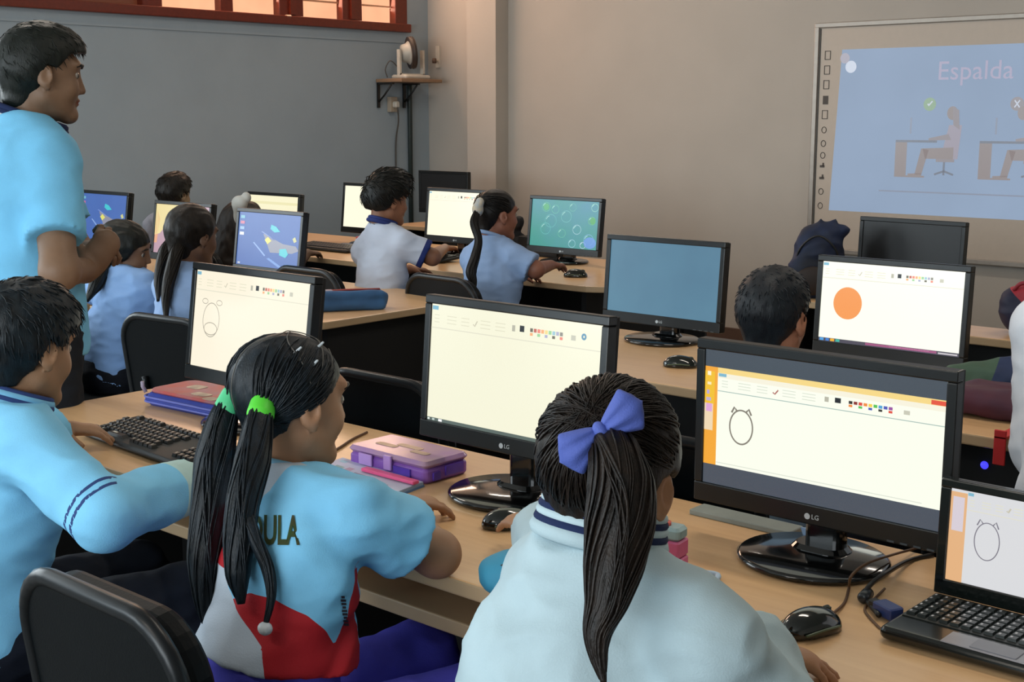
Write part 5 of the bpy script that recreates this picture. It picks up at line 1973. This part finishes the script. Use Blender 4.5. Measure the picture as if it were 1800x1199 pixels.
def mask_pig(v, J):
    """printed panels: a red band low on the back with a pointed blue panel above, white at the lower left"""
    f = J['shirt_f']
    tree = BVHTree.FromPolygons([tuple(p) for p in v], [tuple(int(i) for i in q) for q in f])
    ctr = J['waist'] * .5 + J['chest'] * .5

    def az(p):
        return np.arctan2(p[..., 0] - ctr[0], -(p[..., 1] - ctr[1]))

    def curve(pts):
        out = []
        for (x, y) in pts:
            hit = tree.ray_cast(Vector(CC), Vector(nrm(ray(x, y))), 10)
            if hit[0] is not None:
                p = np.array(hit[0])
                out.append((float(az(p)), p[2]))
        return np.array(sorted(out))
    top = curve(((412, 1052), (440, 1042), (480, 1052), (540, 1082), (572, 1108), (588, 1134), (598, 1112), (612, 1070), (622, 1030)))
    low = curve(((400, 1030), (412, 1060), (440, 1108), (462, 1140)))
    t, z = az(v), v[:, 2]
    e = np.interp(t, np.r_[top[:, 0], top[-1, 0] + .35, top[-1, 0] + .9], np.r_[top[:, 1], top[-1, 1] + .05, top[-1, 1] + .06])
    l = np.interp(t, np.r_[low[:, 0], low[-1, 0] + .12], np.r_[low[:, 1], low[-1, 1] - .2])
    red = np.minimum(e - z, z - l)
    white = np.minimum(l - z, .1 + 0 * z)
    left = low[0, 0]
    flank = np.minimum(np.minimum(left - .02 - t, z - (low[0, 1] + .02)), low[0, 1] + .10 - z)
    wfl = np.minimum(left + .0 - t, z - low[0, 1])
    s, e2 = J['shR'], J['elR']
    tt = np.clip((v - s) @ (e2 - s) / ((e2 - s) @ (e2 - s)), 0, 1)
    arm = (np.linalg.norm(v - s - np.outer(tt, e2 - s), axis=1) < .072) & (tt > .12)
    s, e2 = J['shL'], J['elL']
    tt = np.clip((v - s) @ (e2 - s) / ((e2 - s) @ (e2 - s)), 0, 1)
    arm |= (np.linalg.norm(v - s - np.outer(tt, e2 - s), axis=1) < .072) & (tt > .12)
    front = v[:, 1] > ctr[1] + .07
    red = np.where(arm | front, -1, np.maximum(red, flank))
    return dict(white=np.where(arm | front, -1, np.maximum(white, wfl)), red=red)


SPORT = cloth('sport_blue', '#7fc6ec', (('white', '#bcc8d6'), ('red', '#b3232c')), .7)
J = build_person('person, child with two low pigtails tied green wearing a light blue and red sports shirt', J, '#a3785a',
                 dict(mat=SPORT, off=.013, sleeve=.58, hem=.145, amp=.0055, fs=11, flare=.012, h=.0055, seed=2, masks=mask_pig, collar=[('#8ec8ea', .004, .058, .006)]),
                 cloth('track_purple', '#5d59d4', (('white', '#b9d2e8'),)), hair_pig, h=.0042)
# lettering on the shirt back, draped by ray casting
v, f = J['shirt_mesh']
bvh = BVHTree.FromPolygons([tuple(p) for p in v], [tuple(int(i) for i in q) for q in f])
tm = MB()
tm.text('DULA', .060, Matrix.Identity(4), 0, 0.0001, 'LEFT', .0016)
tx, ty, _ = (np.array(tm.v).T if len(tm.v) else (0, 0, 0))


def drape(tm, px, py, depth, dirx, diry, name, mt, parent, O, sx=1.0, lift=.0025):
    V = []
    base = at(px, py, depth)
    for p in tm.v:
        q = base + dirx * p[0] * sx + diry * p[1]
        d = nrm(q - CC)
        hit = bvh.ray_cast(Vector(CC), Vector(d), 10)
        w = np.array(hit[0]) if hit[0] is not None else q
        V.append(w - d * lift - O)
    m2 = MB()
    m2.v, m2.f, m2.mi, m2.sm = [tuple(a) for a in V], tm.f, tm.mi, tm.sm
    return obj(name, m2, mt, parent)


LET = mat('letter_green', '#3d6b35', rough=.7, var2='#5a5236', vscale=30)
ddx, ddy = nrm(RT * 1.0 - UP * .03 + FW * .12), nrm(UP + RT * .02)
drape(tm, 437, 934, 1.93, ddx, ddy, 'shirt_lettering', LET, J['shirt'], J['o'], .47)
tm2 = MB()
for i in range(9):
    tm2.box((0, -.005 * i, 0), (.0075 if i % 3 else .005, .0036, .0001))
drape(tm2, 603, 1050, 1.90, RT, nrm(UP - RT * .12), 'side_print', mat('print_dark', '#4a4550', rough=.7), J['shirt'], J['o'])

# --- boy in the light blue long sleeve shirt, left
def hair_boyL(J):
    ho, v, f, M = hair_cap(J, .016, HL_BOY, .004, 30, '#0c1216', '#1a242a', .005, top=.012)
    short_strands(J, ho, 600, .024, .0011, (0, .5, -1), .25)


J = seated(-2.25, 1.06, yaw=-4, lean=14, k=1.06, head=(14, 14, 0), seat=.44)
J['head'] = at(46, 611, 2.36)
J['neck'] = J['head'] + V3(-.005, -.055, -.135)
J['shR'] = at(50, 790, 2.26)
J['elR'] = at(185, 905, 2.17)
J['wrR'] = atz(335, 852, .775)
J['hdR'] = (V3(-.55, .85, -.05), V3(0, 0, -1), .35)
J['shL'] = J['shR'] + V3(-.29, .03, .01)
J['wrL'] = atz(100, 752, .772)
J['elL'] = J['shL'] * .5 + J['wrL'] * .5 + V3(-.05, -.02, -.06)
J['hdL'] = (V3(.55, .8, -.12), V3(0, 0, -1), .35)
BOYS = cloth('boy_blue', '#84ccf2', (('st', '#2f4478'), ('cuff', '#b9d9d6')), .8)
fnL = None


def mask_boy(v, J):
    s, e, w = J['shR'], J['elR'], J['wrR']
    t = (v - e) @ (w - e) / ((w - e) @ (w - e))
    d = np.linalg.norm(v - e - np.outer(np.clip(t, 0, 1), w - e), axis=1)
    return dict(st=stripes_sleeve(J, 'R', (.185, .202), .0035)(v), cuff=np.where(d < .09, t - .64, -1))


J = build_person('person, boy in a light blue long sleeve shirt typing at the left edge', J, '#9c7557',
                 dict(mat=BOYS, off=.020, sleeve=1.92, amp=.006, fs=9, flare=.010, h=.006, seed=7, masks=mask_boy,
                      cz=.044, collar=[('#7cbbe0', -.004, .066, .008), ('#2f4478', .004, .0655, .0075), ('#7cbbe0', .011, .064, .008), ('#2f4478', .018, .063, .0055)]),
                 '#141a26', hair_boyL, h=.0042)

# --- standing man
def hair_man(J):
    ho, v, f, M = hair_cap(J, .013, ([-.11, -.075, -.05, -.02, -.008, .018, .03, .05, .07, .11], [-.10, -.10, -.085, -.035, .025, .02, .03, .058, .066, .07]), .003, 30, '#0e120f', '#1b1f1a', .005, top=.010)
    short_strands(J, ho, 350, .018, .0009, (0, .8, -.7), .12)


J = standing(-3.17, 1.70, yaw=-15, k=1.30, head=(-3, 7, 0))
J['hs'] = .99
J['head'] = at(76, 132, 3.42)
J['neck'] = J['head'] + V3(-.03, -.05, -.155)
J['shR'] = at(88, 285, 3.28)
J['elR'] = at(104, 478, 3.18)
J['wrR'] = at(152, 474, 3.36)
J['hdR'] = (nrm(RT * .45 + UP * .75 + FW * .3), nrm(-RT * .5 + FW * .8 + UP * .1), 1.0)
J['shL'] = J['shR'] + V3(-.30, .13, .0)
J['elL'] = J['elR'] + V3(-.36, .26, .0)
J['wrL'] = J['wrR'] + V3(-.13, .03, .03)
J['hdL'] = (nrm(RT * .75 + UP * .2 - FW * .1), nrm(-UP - RT * .2 + FW * .5), .9)
POLO = cloth('polo_blue', '#79c4ec', (), .8)
build_person('person, standing man in a light blue polo shirt with navy collar beside the far wall', J, '#7d5f48',
             dict(mat=POLO, off=.016, sleeve=.70, hem=-.06, amp=.005, fs=8, flare=.010, h=.008, seed=11,
                  cz=.016, collar=[('#79b6d8', -.008, .076, .008), (NAVY, .000, .0745, .0075), ('#c6d8e4', .008, .073, .007), (NAVY, .016, .071, .008), (NAVY, .024, .068, .008)]),
             '#1a2028', hair_man, h=.0048)

# --- boy seen as a cropped head behind the big monitor
def hair_crop(J):
    ho, v, f, M = hair_cap(J, .010, HL_BOY, .002, 40, '#12141a', '#1c2226', .005, top=.004)
    short_strands(J, ho, 500, .014, .001, (0, .3, -1), .35)


J = seated(-1.42, 2.50, yaw=0, lean=3, k=.96, head=(4, 6, 0), tw=.85, hs=.88)
J['head'] = at(1360, 558, 2.92)
J['neck'] = J['head'] + V3(0, -.045, -.135)
build_person('person, boy with cropped black hair seen from behind before the orange circle screen', J, '#a86f52', dict(mat=cloth('pale_blue', '#a9c3dc'), sleeve=.75), '#1c2230', hair_crop, h=.006, eyebrows=False)

# --- boy in the ringer shirt
def hair_mop(J):
    ho, v, f, M = hair_cap(J, .022, ([-.11, -.075, -.05, -.025, -.012, .012, .03, .05, .075, .11], [-.05, -.055, -.05, -.02, .015, .008, .02, .036, .045, .05]), .007, 22, '#070808', '#12130f', .005, top=.030)
    short_strands(J, ho, 500, .034, .0016, (.1, .7, -.5), .45)


J = seated(-4.17, 3.86, yaw=-4, lean=6, k=1.05, head=(-12, 8, 0), tw=.88)
J['head'] = at(682, 353, 5.72)
J['neck'] = J['head'] + V3(-.01, -.04, -.13)
J['shR'] = J['neck'] + V3(.135, .01, -.05)
J['elR'] = at(760, 452, 5.66)
J['wrR'] = atz(782, 436, .765)
J['elL'] = J['shL'] + V3(-.07, .15, -.12)


def mask_ring(v, J):
    e = [np.linalg.norm(J['el' + q] - J['sh' + q]) * .80 for q in 'RL']
    return dict(st=np.maximum(stripes_sleeve(J, 'R', (e[0],), .024)(v), stripes_sleeve(J, 'L', (e[1],), .024)(v)))


build_person('person, black haired boy in a white ringer shirt with navy collar and cuffs', J, '#8d5f45',
             dict(mat=cloth('ringer', '#bcc6d8', (('st', '#22306a'),)), sleeve=.80, seed=5, amp=.004, masks=mask_ring, cz=.03, collar=[('#2a376f', .004, .058, .009), ('#2a376f', .016, .055, .008)]), '#1a1d28', hair_mop, h=.006)

# --- ponytail girl in the back row
def hair_back(J):
    ho, v, f, M = hair_cap(J, .009, HL_GIRL, .002, 40, '#0b0a0a', '#1a1715', .005)
    rng = np.random.RandomState(2)
    st = [(sg * .078, y, np.interp(y, *HL_GIRL) + .005) for sg in (-1, 1) for y in np.linspace(-.07, .07, 60)]
    combed(J, ho, st, (-.0, -.10, .06), .011, .0016, M, 10, 3, .003)
    P = [at(*p) for p in ((840, 368, 5.43), (833, 392, 5.40), (841, 422, 5.365), (836, 450, 5.34), (828, 478, 5.32), (833, 500, 5.31), (828, 522, 5.30))]
    tail(J, ho, P, [.012, .017, .014, .018, .021, .011, .003], M, 'ponytail', 40, 4, 16, r=.0025)
    sc = surf([ell(P[0], (.026, .022, .030), None, .01), ell(P[0] + V3(.012, 0, .03), (.02, .015, .02), None, .01)], .004)
    smesh('hair_scrunchie', sc[0], sc[1], mat('scrunchie', '#c9b48f', rough=.8, var2='#8f9fae', vscale=40), J['body'], J['o'])


J = seated(-3.67, 4.03, yaw=-6, lean=5, k=1.02, head=(-14, 6, 0))
J['head'] = at(875, 378, 5.52)
J['neck'] = J['head'] + V3(-.01, -.045, -.125)
J['shR'] = J['neck'] + V3(.135, .01, -.05)
J['elR'] = at(942, 474, 5.42)
J['wrR'] = J['elR'] + V3(-.06, .17, .0)
build_person('person, girl with a long ponytail in a pale blue shirt before the cream screen', J, '#8f5c48',
             dict(mat=cloth('shirt_periwinkle', '#8fa9d0'), sleeve=.82, seed=8, amp=.005, collar=[('#8fa9d0', .002, .058, .008)]), '#16243e', hair_back, h=.006)

# --- plaited girl in the second row
def hair_plaits(J):
    ho, v, f, M = hair_cap(J, .013, HL_LONG, .003, 40, '#100c0a', '#231c16', .005)
    for P in (((318, 425, 4.50), (308, 450, 4.47), (297, 490, 4.44), (292, 525, 4.42), (292, 560, 4.40)), ((300, 425, 4.55), (288, 450, 4.53), (280, 490, 4.5), (279, 530, 4.48))):
        P = [at(*p) for p in P]
        tail(J, ho, P, [.018, .024, .022, .018, .008], M, 'plait', 25, 3, 14, r=.002)


J = seated(-3.80, 2.60, yaw=-4, lean=6, k=1.04, head=(6, 10, 0))
J['head'] = at(340, 415, 4.56)
J['neck'] = J['head'] + V3(-.01, -.045, -.13)
J['shR'] = J['neck'] + V3(.135, .01, -.05)
build_person('person, girl with dark plaits in a pale blue shirt left of the creature screen', J, '#6f4f3c',
             dict(mat=cloth('shirt_periwinkle', '#8fa9d0'), sleeve=.8, seed=9), '#16243e', hair_plaits, h=.007)

# --- leaning girl behind the man
def hair_lean(J):
    ho, v, f, M = hair_cap(J, .018, HL_LONG, .004, 40, '#0b0d0b', '#1a1c17', .006)
    P = [at(*p) for p in ((192, 440, 4.86), (180, 465, 4.84), (168, 500, 4.80), (152, 530, 4.78))]
    tail(J, ho, P, [.03, .034, .028, .008], M, 'ponytail', 30, 3, 14, r=.002)


J = seated(-4.36, 2.66, yaw=-18, lean=14, k=1.06, head=(-26, 14, 12), side_lean=8)
J['head'] = at(222, 440, 4.92)
J['neck'] = at(205, 485, 4.93)
J['shR'] = at(252, 510, 4.85)
J['shL'] = at(170, 505, 5.05)
J['elR'] = J['shR'] + V3(.05, .16, -.10)
J['wrR'] = J['shR'] + V3(.02, .33, -.06)
build_person('person, girl leaning sideways in a crumpled pale blue shirt behind the standing man', J, '#75553f',
             dict(mat=cloth('shirt_bluewhite', '#86a9d8', ()), sleeve=.85, seed=12, amp=.007, fs=13, off=.02), '#11141c', hair_lean, h=.007)

# --- far row: boy and dark haired girl
def hair_far(J):
    ho, v, f, M = hair_cap(J, .018, HL_BOY, .004, 30, '#0a0a08', '#1a140f', .006, top=.014)
    short_strands(J, ho, 250, .024, .0016, (0, .5, -1), .3)


J = seated(-6.12, 4.10, yaw=0, lean=4, k=1.04, head=(10, 4, 0))
J['head'] = at(308, 343, 7.20)
J['neck'] = J['head'] + V3(0, -.04, -.13)
build_person('person, boy in a pale shirt in the far back row behind the pink screen', J, '#7d654c', dict(mat=cloth('shirt_grey', '#a8a8b4'), sleeve=.8, seed=3), '#16181e', hair_far, h=.008)


def hair_dark(J):
    ex = [cone(J['head'] + J['R'] @ V3(0, -.05, .0), J['head'] + J['R'] @ V3(0, -.075, -.20), .08, .095, .03), cone(J['head'] + J['R'] @ V3(-.05, -.02, .0), J['head'] + J['R'] @ V3(-.06, -.03, -.20), .045, .06, .03), cone(J['head'] + J['R'] @ V3(.05, -.02, .0), J['head'] + J['R'] @ V3(.07, -.03, -.20), .04, .05, .03)]
    hl = ([-.11, -.03, -.01, .02, .05, .08, .11], [-.30, -.30, -.05, .0, .04, .05, .05])
    ho, v, f, M = hair_cap(J, .016, hl, .005, 25, '#1a1512', '#2b221c', .006, extra=ex)
    c = at(421, 358, 6.48)
    sc = surf([ell(c, (.052, .03, .04), None, .01), ell(c + V3(-.015, 0, -.06), (.028, .02, .05), None, .02), ell(c + V3(.03, .02, .03), (.03, .02, .028), None, .01)], .006)
    smesh('hair_ribbon', sc[0], sc[1], mat('ribbon_white', '#a9a9a4', rough=.8), J['body'], J['o'])


J = seated(-5.36, 4.05, yaw=-4, lean=6, k=1.02, head=(-12, 8, 0))
J['head'] = at(434, 392, 6.62)
J['neck'] = J['head'] + V3(0, -.045, -.13)
build_person('person, girl with long loose dark hair and a white hair ribbon', J, '#5f4535', dict(mat=cloth('shirt_dark', '#2f2924'), sleeve=.85, seed=3), '#16181e', hair_dark, h=.008)

# --- person in white at the right edge
def hair_right(J):
    hair_cap(J, .014, HL_BOY, .003, 30, '#15110e', '#241c16', .006, top=.006)


J = seated(-.70, 2.46, yaw=6, lean=7, k=1.40, head=(-16, 6, 0), seat=.43)
J['tw'] = .85
J['hs'] = 1.0
J['shL'] = at(1850, 585, 2.60)
J['elL'] = at(1842, 785, 2.55)
J['wrL'] = J['elL'] + V3(.06, .26, -.02)
build_person('person in a white top at the right edge, only shoulder and elbow showing', J, '#a07050', dict(mat=cloth('white_top', '#cdd0d6'), sleeve=1.8, seed=6, off=.018), '#15171c', hair_right, h=.008)
